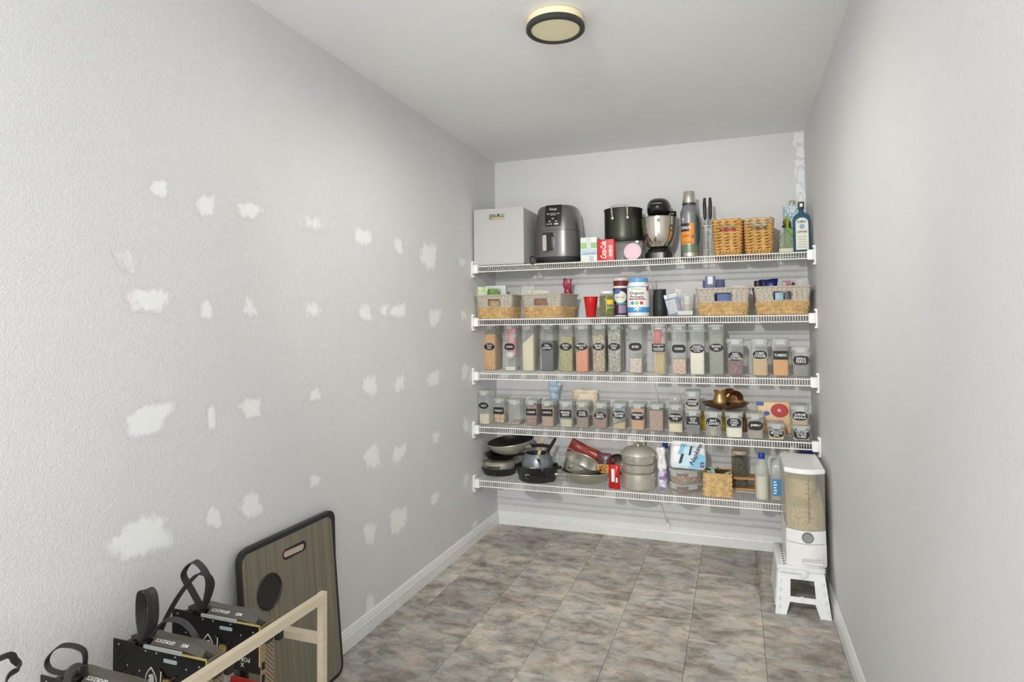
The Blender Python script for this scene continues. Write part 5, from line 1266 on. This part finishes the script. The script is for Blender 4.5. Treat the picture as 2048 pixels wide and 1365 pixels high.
def spoon(u0, v0, u1, v1, Y, wd, label, m=TEAL):
    p, q = onY(u0, v0, Y), onY(u1, v1, Y); t = thing('measuring_spoon', label, 'spoon', p); dd = q-p; L = dd.length
    ang = math.atan2(dd.x, dd.z)
    poly = rrect(wd, L, wd*.45, 5, 0, L/2)
    obj('handle', MB().prism(poly, -.003, .003, RY(ang) @ RX(pi/2), bev=.001), m, t)
    obj('hole', MB().lathe([(.004, -.0034), (.004, .0034)], 14, RY(ang) @ T((0, 0, L*.86)) @ RX(pi/2)), mat('dark_hole', (60, 90, 86), .6), t)
    obj('scoop', MB().ball((0, 0, 0), .016, 1, .8, .7), m, t, (-dd.x*.12, 0, -dd.z*.12))
spoon(1432, 958, 1423, 935, -.33, .017, 'turquoise spoon handle pointing up in the small basket')
spoon(1440, 956, 1461, 946, -.32, .02, 'turquoise spoon handle leaning right in the small basket')
tool('metal_peeler', 'thin dark metal handle sticking out of small basket', (1447, 955), (1434, 935), -.29, -.28, .005, mat('dark_steel', (90, 86, 80), .3, .8))
soft('clear_sachet', 'crumpled clear sachet in the small basket', 'sachet', 1411, 1426, 940, -.30, clear('thin_clear_film', (236, 236, 232), .35, .12), .02, 41, zb=Z5+.04, amp=.008)
# bamboo rack with two glass jars
BAM = mat('bamboo', (196, 146, 92), .5, var=.12, scale=40, stretch=(.3, 4, 4))
Yr = -.15; rx0, rx1 = onY(1463, 960, Yr).x, onY(1512, 960, Yr).x
rk = thing('bamboo_rack', 'bamboo two-level jar rack at the back of lowest shelf', 'rack', ((rx0+rx1)/2, Yr, Z5))
wr2 = rx1-rx0; zsf = cz(1490, 955, Yr)
for z in (.004, zsf):
    obj('rack_board', MB().prism(rrect(wr2, .11, .01, 4), z, z+.009, bev=.001), BAM, rk)
    obj('board_front', MB().box(-wr2/2, wr2/2, -.06, -.055, z, z+.011), BAM, rk)
for s in (-1, 1): obj('rack_post', MB().box(s*wr2*.47-.004, s*wr2*.47+.004, -.03, .03, 0, zsf), BAM, rk)
PEP = G('dark_spice', [(70, 64, 54), (96, 86, 70), (52, 48, 44), (120, 106, 84)], 240)
def gjar(z, h, label, wood):
    R = .043; t = thing('glass_jar', label, 'jar', (onY(1479, 940, Yr).x, Yr-.005, z))
    obj('glass', MB().lathe([(R*.96, 0), (R, .004), (R, h*.84), (R*.97, h*.86)], 36), clear('jar_glass', (222, 228, 212), .05, .05), t)
    obj('contents', MB().lathe([(R*.93, .003), (R*.96, .006), (R*.96, h*.72)], 32), PEP, t)
    obj('wood_lid', MB().lathe([(R*.98, h*.86), (R*1.02, h*.87), (R*1.02, h*.99), (R*1.0, h)], 36), wood, t)
hj2 = cz(1479, 902, Yr-.02)-zsf-.0095
gjar(Z5+.0135, zsf-.016, 'lower glass jar of dark spice in bamboo rack', BAM)
gjar(Z5+zsf+.0095, hj2, 'upper glass jar of dark spice with pale wooden lid in bamboo rack', mat('pale_wood_lid', (206, 186, 158), .5))
# milk bottle and vinegar jug
Ym2 = -.345; xm = onY(1524, 960, Ym2).x; R = (onY(1538, 960, Ym2).x-onY(1510, 960, Ym2).x)/2; hm_ = cz(1524, 907, Ym2)
mk = thing('milk_bottle', 'clear plastic bottle of white liquid with blue cap', 'bottle', (xm, Ym2, Z5))
MLK = clear('milky_plastic', (224, 226, 214), .25, .15)
obj('bottle_body', MB().lathe([(R*.9, 0), (R, .008), (R*.96, hm_*.1), (R, hm_*.2), (R*.99, hm_*.5), (R*1.02, hm_*.55), (R*.98, hm_*.66), (R*.7, hm_*.8), (R*.4, hm_*.88), (R*.38, hm_*.91)], 40), MLK, mk)
obj('liquid', MB().lathe([(R*.86, .003), (R*.95, .01), (R*.93, hm_*.1), (R*.95, hm_*.52)], 36), mat('white_liquid', (236, 232, 214), .4), mk)
obj('cap', MB().lathe([(R*.46, hm_*.885), (R*.47, hm_*.89), (R*.47, hm_*.99), (R*.44, hm_)], 28), mat('royal_blue_cap', (40, 62, 160), .35), mk)
Yj = -.30; xj = onY(1549, 950, Yj).x; hj_ = cz(1549, 905, Yj)
jg2 = thing('vinegar_jug', 'translucent jug of amber liquid with blue label beside dispenser', 'jug', (xj+.035, Yj, Z5))
obj('jug_body', MB().loft([[(x, y, z) for x, y in rrect(.12*k, .11*k, .02, 4)] for k, z in ((.94, 0), (1, .006), (1, hj_*.72), (.85, hj_*.8), (.35, hj_*.93), (.33, hj_*.96))]), clear('jug_plastic', (220, 224, 218), .4, .2), jg2)
obj('liquid', MB().prism(rrect(.112, .102, .018), .004, hj_*.45), mat('amber_liquid', (206, 176, 112), .3), jg2)
obj('jug_handle', MB().tube(catmull([(-.03, -.03, hj_*.92), (-.058, -.045, hj_*.9), (-.062, -.05, hj_*.7), (-.055, -.05, hj_*.55)], 5), .009, 8), clear('jug_plastic', (220, 224, 218), .4, .2), jg2)
lb = panel(jg2, -.052, .0, hj_*.1, hj_*.46, -.0562, mat('blue_label', (70, 140, 190), .5), 'label')
for k in range(5): panel(lb, -.044, -.03+.004*(k % 2), hj_*(.14+.06*k), hj_*(.17+.06*k), -.0575, WHITE, 'print_mark')
g = thing('canned_pack', 'white wrapped pack behind the rice dispenser', 'packet', (onY(1575, 905, -.1).x, -.1, Z5))
obj('pack', pouch(.09, cz(1575, 893, -.1), .06, 44, .006), FILMW, g)
o = slab('navy_tin', 'navy box at right end of lowest shelf behind dispenser', 'box', 1598, 1626, 897, -.17, mat('navy_card', (52, 60, 108), .5), .06, zb=Z5)

# ------------------------------------------------------------------ folding stool and rice dispenser
ST = mat('white_stool_plastic', (236, 237, 236), .4)
zt_ = .205; xL, xR, yF, yB = 1.688, 1.894, -.80, -.47
stl = thing('folding_stool', 'white plastic folding step stool under the rice dispenser', 'stool', (0, 0, 0))
top = obj('top', MB().prism(rrect(xR-xL, yB-yF, .018, 5, (xL+xR)/2, (yF+yB)/2), zt_-.022, zt_, bev=.004), ST, stl)
dot = MB().lathe([(.0055, -.0002), (.0055, .0006)], 14); first = None
for j, px in enumerate((xL+.014, xL+.034)):
    first = None; dot = MB().lathe([(.0055, -.0002), (.0055, .0006)], 14)
    for i in range(9):
        if first is None: first = obj('grip_dot', dot, mat('black_rubber', (30, 30, 30), .7), top); o = first
        else: o = first.copy(); COL.objects.link(o); o.parent = top
        if j == 0 and i == 0: o.data.materials[0] = mat('pale_rubber', (214, 214, 212), .6)
        o.location = (px, yF+.03+i*.033, zt_)
def stool_side(y, out):
    """trestle panel with an opening and an arch, leaning outwards at the foot"""
    xl0, xr0, xl1, xr1 = 1.676, 1.908, xL+.008, xR-.008
    W = lambda z: (xl1+(xl0-xl1)*(1-z/zt_), xr1+(xr0-xr1)*(1-z/zt_))
    Yz = lambda z: y+out*(1-z/zt_)
    H_ = zt_-.022; mb = MB()
    def slabq(f0, f1, z0, z1, t=.008):
        pts = []
        for z in (z0, z1):
            l, r = W(z); a, b = l+(r-l)*(f0[0] if z == z0 else f0[1]), l+(r-l)*(f1[0] if z == z0 else f1[1])
            pts.append((a, b, Yz(z), z))
        V = []
        for s in (-t/2, t/2):
            for a, b, yy, z in pts: V += [(a, yy+s, z), (b, yy+s, z)]
        mb.add(V, [(0, 1, 3, 2), (4, 6, 7, 5), (0, 2, 6, 4), (1, 5, 7, 3), (0, 4, 5, 1), (2, 3, 7, 6)])
    a = H_*.30; o0, o1 = H_*.42, H_*.82
    slabq((0, 0), (.2, .26), 0, a); slabq((.8, .74), (1, 1), 0, a)
    slabq((0, 0), (1, 1), a, o0); slabq((0, 0), (.27, .27), o0, o1); slabq((.76, .76), (1, 1), o0, o1); slabq((0, 0), (1, 1), o1, H_)
    return mb, W, Yz
for y, out in ((yF+.016, -.05), (yB-.016, .03)):
    mb, W, Yz = stool_side(y, out)
    pn = obj('leg_panel', mb, ST, stl, smooth=0)
    s_ = -1 if out < 0 else 1
    if out < 0:
        for side in (0, 1):
            for k in range(4):
                z = .03+k*.036; l, r = W(z); x = l+.014 if side == 0 else r-.014
                obj('hinge_tab', MB().prism(rrect(.010, .02, .003, 3), 0, .004, T((x, Yz(z)-.004, z)) @ RX(pi/2)), ST, pn)
                obj('tab_gap', MB().box(x-.0012+.005, x+.0012+.005, Yz(z)-.0052, Yz(z)-.004, z-.006, z+.005), mat('dark_gap', (40, 40, 40), .8), pn)
        for z in (.072, .165): obj('centre_hinge', MB().prism(rrect(.016, .022, .003, 3), 0, .004, T(((W(z)[0]+W(z)[1])/2, Yz(z)-.004, z)) @ RX(pi/2)), ST, pn)
for s in (0, 1):
    x = xL+.006 if s == 0 else xR-.006
    xo = 1.68 if s == 0 else 1.904
    obj('side_panel', MB().loft([[(xx, yF+.03, z), (xx, yB-.03, z), (xx+.006, yB-.03, z), (xx+.006, yF+.03, z)] for xx, z in ((xo-.003, .012), (x-.003, zt_-.022))]), ST, stl, smooth=0)
obj('catch_bar', MB().prism(rrect(.11, .016, .007, 5), 0, .008, T(((xL+xR)/2-.04, yF-.003, zt_-.016)) @ RX(pi/2)).prism(ellipse(.014, .016, 20), 0, .009, T(((xL+xR)/2+.012, yF-.003, zt_-.024)) @ RX(pi/2)), ST, stl)
# dispenser
dw, dd = .172, .385; dx, dy = 1.818, yF+.385/2-.002
ds = thing('rice_dispenser', 'white rice dispenser with smoky clear tank on the folding stool', 'dispenser', (dx, dy, zt_+.001))
WDP = mat('white_dispenser_plastic', (240, 240, 238), .3)
def dloop(k, kd, z, bulge=.035):
    """plan: straight sides and back, bowed front"""
    L = []; w2, y0, y1 = dw/2*k, -dd/2, -dd/2+dd*kd
    for i in range(13):
        a = -1+2*i/12; L.append((a*w2*.985 if abs(a) == 1 else a*w2, y0+bulge*(a*a)+.002, z))
    r = .012
    for cx, sgn in ((w2-r, 0), (-(w2-r), 1)):
        for q in range(5):
            t = radians((0 if sgn == 0 else 90)+90*q/4); L.append((cx+r*cos(t), y1-r+r*sin(t), z))
    return L
hz_ = .165; Hd = .445
obj('base', MB().loft([dloop(.97, 1, 0), dloop(1, 1, .008), dloop(1, 1, .105)]), WDP, ds)
obj('base_upper', MB().loft([dloop(.985, 1, .107), dloop(.985, 1, hz_)]), WDP, ds)
obj('seam', MB().loft([dloop(.982, 1, .1045), dloop(.982, 1, .1075)]), mat('dark_seam', (110, 110, 108), .6), ds)
SMK = clear('smoky_tank', (200, 200, 194), .30, .25, tint=(236, 235, 230))
obj('tank', MB().loft([dloop(.98, 1, hz_), dloop(.985, 1, hz_+.12), dloop(1, 1, Hd-.02)], cap0=False, cap1=False), SMK, ds)
obj('back_panel', MB().box(-dw/2*.9, dw/2*.9, dd*.42, dd*.44, hz_, Hd-.022), WDP, ds)
RICE = G('rice_grains', [(238, 216, 166), (246, 232, 196), (222, 196, 144)], 260, aspect=(1, 1, .6))
Ls = [dloop(.93, .8, hz_+.002), dloop(.94, .8, hz_+.04), dloop(.95, .8, hz_+.10)]
Ls[2] = [(x*.96, y+.004, z+.05*((y+dd/2)/dd)*2) for x, y, z in Ls[2]]
obj('rice', MB().loft([[(x, y+.005, z) for x, y, z in L] for L in Ls]), RICE, ds)
obj('flour_bag', pouch(dw*.8, .2, .16, 51, .006), mat('cream_yellow_bag', (240, 220, 166), .6, var=.1), ds, (0, -.01, hz_+.06))
obj('lid', MB().loft([dloop(1.0, 1, Hd-.022), dloop(1.02, 1.0, Hd-.018), dloop(1.02, 1.0, Hd-.006), dloop(.98, .99, Hd)]), WDP, ds)
btn = obj('button', MB().lathe([(.024, 0), (.024, .005), (.021, .006), (.019, .004), (.001, .004)], 32, T((.004, -dd/2+.004, .137)) @ RX(pi/2)), mat('grey_button', (150, 150, 150), .4), ds)
obj('button_ring', MB().tube([(.004+.0225*cos(a), -dd/2-.001, .137+.0225*sin(a)) for a in [2*pi*k/32 for k in range(32)]], .0022, 6, True), mat('dark_grey_ring', (110, 110, 110), .4), btn)
sl = obj('drawer_pull', MB().prism(rrect(.088, .022, .006, 4), 0, .003, T((.022, -dd/2+.003, .03)) @ RX(pi/2)), mat('pull_shade', (206, 206, 204), .4), ds)
obj('pull_lip', MB().box(-.02, .064, -dd/2-.006, -dd/2+.002, .018, .026), WDP, sl)
sc = MB(); sc.box(-.0006, .0006, -dd/2-.0004, -dd/2+.0004, hz_+.04, Hd-.045)
for k in range(10):
    L = .008 if k % 2 else .012; z = hz_+.04+k*(Hd-.085-hz_)/9
    sc.box(0 if k % 2 else -L, L if k % 2 else 0, -dd/2-.0004, -dd/2+.0004, z-.0006, z+.0006)
obj('scale_marks', sc, mat('brown_black_print', (60, 50, 44), .6), ds, (.012, .001, 0), smooth=0)

# ------------------------------------------------------------------ cutting boards against the left wall
def board_mat():
    m, t, b = base_mat('striped_dark_bamboo'); b.inputs['Roughness'].default_value = .45
    tc = nd(t, 'ShaderNodeTexCoord'); mp = nd(t, 'ShaderNodeMapping'); mp.inputs['Scale'].default_value = (60, 1, .35)
    t.links.new(tc.outputs['Object'], mp.inputs[0])
    n = nd(t, 'ShaderNodeTexNoise'); n.inputs['Scale'].default_value = 1.6; n.inputs['Detail'].default_value = 5; n.inputs['Roughness'].default_value = .7
    t.links.new(mp.outputs[0], n.inputs['Vector'])
    r = nd(t, 'ShaderNodeValToRGB'); e = r.color_ramp.elements
    cols = [(.25, (92, 89, 78)), (.42, (112, 108, 95)), (.53, (130, 125, 109)), (.60, (118, 111, 92)), (.635, (168, 144, 90)), (.67, (122, 116, 100))]
    while len(e) < len(cols): e.new(.5)
    for q, (p, c) in zip(e, cols): q.position = p; q.color = lin(c)
    t.links.new(n.outputs['Fac'], r.inputs[0]); t.links.new(r.outputs[0], b.inputs['Base Color'])
    return m
BW, BH = .49, .612
RUB = mat('black_rubber_edge', (32, 32, 32), .5)
def board(label, y0, xb, lean, m_face, wood, BH, z0=0.0):
    t = thing('cutting_board', label, 'cutting board', (xb, y0, z0), rot=(-lean, 0, pi/2))
    # local x runs along the wall, local -y faces the room
    poly = rrect(BW, BH, .035, 6, 0, BH/2)
    sl0 = (-.012, BH-.075)
    obj('edge', MB().prism(poly, -.011, .009, RX(pi/2), bev=.002), RUB, t)
    if wood:
        fc = obj('wood_face', MB().prism(rrect(BW-.026, BH-.03, .028, 6, -.004, BH/2), .009, .0105, RX(pi/2)), m_face, t)
        so = obj('handle_recess', MB().prism(rrect(.125, .036, .018, 8, .01, BH-.075), .0102, .0114, RX(pi/2)), RUB, t)
        obj('handle_slot', MB().prism([(x, z+.0025*sin(x*120)) for x, z in rrect(.105, .02, .010, 8, .006, BH-.076)], .0112, .0118, RX(pi/2)), mat('slot_through_wall', (190, 172, 158), .8), so)
        cp = obj('round_dish', MB().lathe([(.052, .0104), (.056, .0104), (.058, .014), (.055, .016), (.05, .011), (.001, .0106)], 40, T((-.125, 0, BH-.165)) @ RX(pi/2)), BLACKS, t)
    return t
yb0 = -1.885-BW/2+.0
board('black cutting board standing behind the striped board', yb0+.026, .040, .03, RUB, False, BH-.004)
board('large striped dark wood cutting board with black rim and round dish', yb0, .083, .085, board_mat(), True, BH)

# ------------------------------------------------------------------ graphics card rig on a wooden frame
WOOD = mat('pale_pine', (206, 194, 168), .55, var=.06, scale=20, stretch=(3, .4, 3))
GP = mat('black_backplate', (30, 30, 29), .35, .4, .08)
SHR = mat('grey_shroud', (92, 88, 80), .45, .2)
FIN = mat('heatsink_fins', (150, 138, 120), .4, .6, .2, 200, stretch=(8, 1, 1))
GOLD = mat('gold_edge', (220, 196, 120), .35, .4)
SILV = mat('pale_silver_bar', (196, 200, 198), .4, .4)
zg = .55; FX = .40
fr = thing('rig_frame', 'open pale wood frame holding the graphics cards', 'frame', (FX, -2.46, 0))
b_ = .0095
obj('top_rail', MB().box(-b_, b_, -1.3, .012, zg-.014, zg+.01), WOOD, fr, smooth=0)
ps = obj('post', MB().box(-b_, b_, .012, .032, 0, zg+.012), WOOD, fr, smooth=0)
obj('screw', MB().lathe([(.004, 0), (.005, .002), (.001, .003)], 12, T((.003, .0, zg-.006)) @ RX(pi/2)), STEEL, ps, (0, .012, 0))
obj('cross_bar', MB().box(-.36, -b_-.018, .035, .065, .405, .425), WOOD, fr, smooth=0)
obj('wall_post', MB().box(-.375, -.345, .02, .05, 0, .425), WOOD, fr, smooth=0)
obj('lower_rail', MB().box(-b_, b_, -1.3, .012, .20, .23), WOOD, fr, smooth=0)
obj('foot_rail', MB().box(-.37, -.34, -1.3, .02, .20, .23), WOOD, fr, smooth=0)
obj('tray', MB().box(-.37, b_, -1.28, -.02, .19, .2), WOOD, fr, smooth=0)
LOGO = mat('logo_white', (226, 228, 220), .5)
def shield_loop(a, b, n=14):
    P = []
    for k in range(n+1):
        t = k/n; P.append((a*sin(pi*(.5+.5*t))**.75 if t < 1 else 0, b*t))
    P = [(a*(1-t**2.0), b*t) for t in [k/n for k in range(n+1)]]
    R = P+[(-x, y) for x, y in P[::-1][1:]]
    L = [(-a*(1-(t)**2.6)*1.0, -b*1.0*t) for t in [k/n for k in range(1, n+1)]]
    return R+L+[(-x, y) for x, y in L[::-1][1:]]
def gpu(y, label, frontmost):
    t = thing('graphics_card', label, 'graphics card', (.045, y, zg-.132), group='graphics cards in the wooden rig')
    L, H, D = .306, .128, .05
    # local: x along the card, -y is the back plate, z up
    bp = obj('backplate', MB().prism([(0, 0), (L, 0), (L, H-.004), (L*.62, H-.004), (L*.6, H), (.1, H), (.098, H-.006), (.075, H-.006), (.073, H), (0, H)], 0, .003, RX(pi/2)), GP, t, smooth=0)
    for k, (x0, x1) in enumerate(((.012, .032), (.012, .045), (.02, .06), (.035, .07))):
        z0 = H*(.68-.16*k); obj('vent_slot', MB().prism([(x0, z0), (x0+.006, z0), (x1+.006, z0+.032), (x1, z0+.032)], .003, .0034, RX(pi/2)), mat('black_slot', (8, 8, 8), .8), bp, smooth=0)
    for x, z in ((.11, .9), (.145, .9), (.205, .9), (.28, .82), (.295, .82), (.24, .72), (.02, .92), (.09, .5), (.05, .55), (.13, .55)):
        obj('screw', MB().lathe([(.0022, 0), (.0022, .001)], 8, T((x, -.003, H*z)) @ RX(pi/2)), SILV, bp)
    obj('edge_bar', MB().box(.105, .225, -.0055, -.001, H-.006, H+.002), SILV, t, smooth=0)
    obj('edge_trim', MB().box(.225, L-.004, -.0045, -.002, H-.006, H-.002).box(L-.006, L-.002, -.0045, -.002, .02, H-.004), GOLD, t, smooth=0)
    obj('name_tag', MB().prism(rrect(.042, .009, .003, 3, .19, H*.80), .003, .0045, RX(pi/2)), mat('tag_silver', (176, 190, 194), .4), bp)
    sh = shield_loop(.019, .034)
    sx_ = .128
    crest = obj('crest', MB().prism([(sx_+x, H*.36+z) for x, z in sh], .003, .0038, RX(pi/2)), LOGO, bp, smooth=0)
    obj('crest_field', MB().prism([(sx_+x*.84, H*.36+z*.86) for x, z in sh], .0038, .0042, RX(pi/2)), GP, crest, smooth=0)
    dr = [(.0, .016), (.006, .018), (.010, .012), (.011, .003), (.009, -.008), (.011, -.018), (.006, -.022), (.0, -.026), (-.004, -.02), (.002, -.016), (.004, -.008), (.002, -.001), (-.003, -.004), (-.008, -.002), (-.007, .004), (-.002, .006), (-.007, .010), (-.004, .016)]
    obj('crest_beast', MB().prism([(sx_+x, H*.36+z) for x, z in dr[::-1]], .0042, .0046, RX(pi/2)), LOGO, crest, smooth=0)
    bk = obj('bracket_arm', MB().prism(rrect(.034, .04, .006, 4, .182, H*.34), .003, .006, RX(pi/2)), mat('black_chrome', (90, 84, 74), .2, .9), bp)
    obj('gold_chip', MB().prism(rrect(.022, .028, .003, 3, .182, H*.36), .006, .008, RX(pi/2)), mat('gold_contacts', (196, 172, 96), .3, .7, .5, 240), bk)
    obj('chip_wire', MB().tube(catmull([(.166, -.008, H*.6), (.165, -.009, H*.3), (.172, -.010, H*.12), (.196, -.010, H*.08)], 5), .0013, 6), WHITE, bk)
    for x in (.156, .21): obj('bracket_leg', MB().tube([(x, -.005, H*.62 if x < .18 else H*.55), (.182, -.006, H*.42)], .0025, 6), mat('black_chrome', (90, 84, 74), .2, .9), bp)
    obj('cooler_block', MB().box(.02, L-.012, .001, D*.55, .006, H-.012), mat('dark_cooler', (58, 54, 46), .5), t, smooth=0)
    obj('fin_stack', MB().box(.1, L-.03, D*.05, D*.8, H-.03, H-.006), FIN, t, smooth=0)
    s1 = obj('shroud', MB().loft([[(x, D*.45, z), (x, D*1.05, z-.004), (x, D*1.05, z-.022), (x, D*.45, z-.014)] for x, z in ((.03, H+.000), (.06, H+.014), (.1, H+.014), (.12, H+.012), (.235, H+.012), (.26, H+.008), (.3, H-.004), (L, H-.016))]), SHR, t)
    obj('shroud_face', MB().loft([[(x, D*.1, z-.012), (x, D*.46, z), (x, D*.46, z-.004), (x, D*.1, z-.016)] for x, z in ((.115, H+.012), (.235, H+.012), (.26, H+.007), (.275, H+.002))]), SHR, s1)
    obj('shroud_gap', MB().box(.19, .275, D*.08, D*.4, H-.02, H-.007), BLACK, s1, smooth=0)
    nz = math.atan2(.012, D*.36)
    for s, x, wd in (('GEFORCE RTX', .155, .062), ('MSI', .218, .022)):
        text(s, LOGO, s1, width=wd, height=.0085, loc=(x, D*.27, H+.0078), rot=(RX(nz) @ RZ(pi)).to_euler(), shear=.2, bold=.02)
    text('X\nFORCE', LOGO, bp, width=.05, height=.026, loc=(.245, -.0034, H*.19), rot=(pi/2, pi, 0), bold=.02)
    pe = obj('slot_plate', MB().box(L-.001, L+.001, -.004, D*.9, -.14, H-.004), mat('steel_slot_plate', (170, 152, 128), .4, .6), t, smooth=0)
    hb_ = MB()
    for i in range(16):
        for j in range(6): hb_.box(L+.001, L+.0014, .013+j*.0052, .0155+j*.0052, -.10+i*.012+(j % 2)*.006, -.0965+i*.012+(j % 2)*.006)
    obj('vent_holes', hb_, mat('black_slot', (8, 8, 8), .8), pe, smooth=0, kind='stuff')
    for k in range(4): obj('video_port', MB().box(L+.0006, L+.0022, -.001, .009, -.085+k*.032, -.066+k*.032), mat('black_slot', (8, 8, 8), .8), pe, smooth=0)
    obj('plate_block', MB().box(L-.006, L+.012, D*.1, D*.55, H-.05, H-.012), mat('blue_black_block', (46, 52, 58), .3), t, smooth=0)
    obj('plate_tab', MB().box(L+.014, L+.03, D*.6, D*.95, H-.05, H-.006), BLACK, t, smooth=0)
    obj('power_socket', MB().box(.068, .106, .004, D*.42, H-.012, H+.004), BLACK, t, smooth=0)
    return t
YG = [-2.625, -2.80, -2.975]
gpu(YG[0], 'farthest graphics card of the rig, next to the cutting board', 0)
gpu(YG[1], 'middle graphics card of the rig with full crest showing', 1)
gpu(YG[2], 'nearest graphics card of the rig, cut by the bottom of the picture', 1)
CAB = mat('black_ribbon_cable', (48, 47, 45), .4, var=.15, scale=300, stretch=(1, 1, .05))
def cable(label, pts, wdir, w=.018, n=5):
    o = pts[0]; P = catmull([Vector(p)-Vector(o) for p in pts], 8)
    t = thing('power_cable', label, 'cable', o, group='flat black power cables on the graphics cards')
    wd = Vector(wdir).normalized()
    for k in range(n):
        off = (k-(n-1)/2)*w/n
        Q = []
        for i, p in enumerate(P):
            tg = (P[min(i+1, len(P)-1)]-P[max(i-1, 0)]).normalized(); a = (wd-tg*wd.dot(tg)).normalized(); Q.append(p+a*off)
        obj('strand', MB().tube(Q, w/n*.56, 6), CAB, t)
    return t
zt2 = zg-.132+.128+.006
X0 = .045+.088
cable('upright loop of black cable on the farthest graphics card', [(X0, YG[0]+.014, zt2), (X0-.02, YG[0]+.0, zt2+.05), (X0-.035, YG[0]-.015, zt2+.10), (X0+.0, YG[0]-.01, zt2+.135), (X0+.03, YG[0]+.005, zt2+.09), (X0+.012, YG[0]+.016, zt2+.02), (X0+.008, YG[0]+.016, zt2)], (.2, 1, .2))
cable('black cable arching down the left of the farthest graphics card', [(X0+.004, YG[0]+.022, zt2), (X0+.03, YG[0]+.02, zt2+.07), (X0+.005, YG[0]+.0, zt2+.10), (X0-.04, YG[0]-.03, zt2+.04), (X0-.075, YG[0]-.06, zt2-.06), (X0-.085, YG[0]-.07, zt2-.16)], (.6, 1, .3), .014, 4)
cable('tall looped black cable on the middle graphics card', [(X0, YG[1]+.012, zt2), (X0-.012, YG[1]+.012, zt2+.06), (X0-.005, YG[1]+.01, zt2+.115), (X0+.018, YG[1]+.015, zt2+.11), (X0+.018, YG[1]+.02, zt2+.05), (X0+.006, YG[1]+.016, zt2)], (.5, 1, 0), .026, 7)
cable('black cable arching behind the middle graphics card', [(X0+.015, YG[1]+.02, zt2+.005), (X0+.04, YG[1]+.035, zt2+.04), (X0+.085, YG[1]+.05, zt2+.035), (X0+.12, YG[1]+.06, zt2-.01), (X0+.13, YG[1]+.065, zt2-.08)], (0, 1, .3), .016, 4)
cable('round loop of black cable on the nearest graphics card', [(X0, YG[2]+.014, zt2), (X0-.05, YG[2]-.005, zt2+.012), (X0-.055, YG[2]-.01, zt2+.04), (X0-.01, YG[2]-.01, zt2+.075), (X0+.03, YG[2]+.01, zt2+.06), (X0+.022, YG[2]+.016, zt2+.005)], (.1, 1, .5), .012, 4)
cable('pair of black cables hanging over the back plate of nearest card', [(X0+.02, YG[2]+.018, zt2), (X0+.028, YG[2]+.01, zt2+.03), (X0+.016, YG[2]-.012, zt2+.02), (X0+.012, YG[2]-.016, zt2-.05), (X0+.012, YG[2]-.016, zt2-.13)], (1, 0, 0), .022, 6)
qa = onX(0, 1318, .1); qb = onX(30, 1322, .1); qc = onX(36, 1338, .1); qd = onX(12, 1365, .1)
cable('loose black cable curling at the bottom left of the picture', [(.06, -3.22, .60), tuple(qa), tuple(qb), tuple(qc), tuple(qd), (.12, qd.y-.02, .50), (.12, qd.y-.02, .42)], (.3, 0, 1), .014, 4)
# power supply below the cards
psu = thing('power_supply', 'black power supply box with orange stripe and white 850 marking', 'power supply', (.27, -2.66, .2015))
obj('case', MB().box(-.13, .12, -.09, .09, 0, .135), mat('dark_grey_case', (64, 62, 60), .5), psu, smooth=0)
zc = .1352
obj('stripe', MB().box(-.12, .118, -.086, -.05, zc, zc+.0004).box(-.05, .112, .06, .085, zc, zc+.0004), mat('orange_stripe', (196, 92, 62), .5), psu, smooth=0)
text('MACH', mat('orange_ink', (206, 84, 60), .5), psu, width=.08, height=.03, loc=(-.005, -.02, zc+.0006), rot=(0, 0, .15), shear=.2, bold=.02)
text('850', LOGO, psu, width=.06, height=.03, loc=(.07, -.005, zc+.0006), rot=(0, 0, .15), shear=.2, bold=.03)
obj('plug_row', MB().box(-.10, -.02, .02, .05, zc, zc+.018), mat('grey_plugs', (170, 170, 168), .5, var=.4, scale=160), psu, smooth=0)
rs = thing('riser_board', 'red riser board with silver lever standing on the power supply', 'circuit board', (.27, -2.64, .337+.0015), rot=(0, 0, 0))
obj('board', MB().box(-.06, .04, .055, .06, 0, .03), mat('red_board', (206, 50, 46), .4), rs, smooth=0)
obj('socket', MB().box(-.09, -.06, .03, .06, 0, .022), mat('grey_socket', (190, 190, 186), .4), rs, smooth=0)
obj('lever', MB().tube([(0.0, -.03, .004), (.06, .01, .03)], .0018, 6), STEEL, rs)
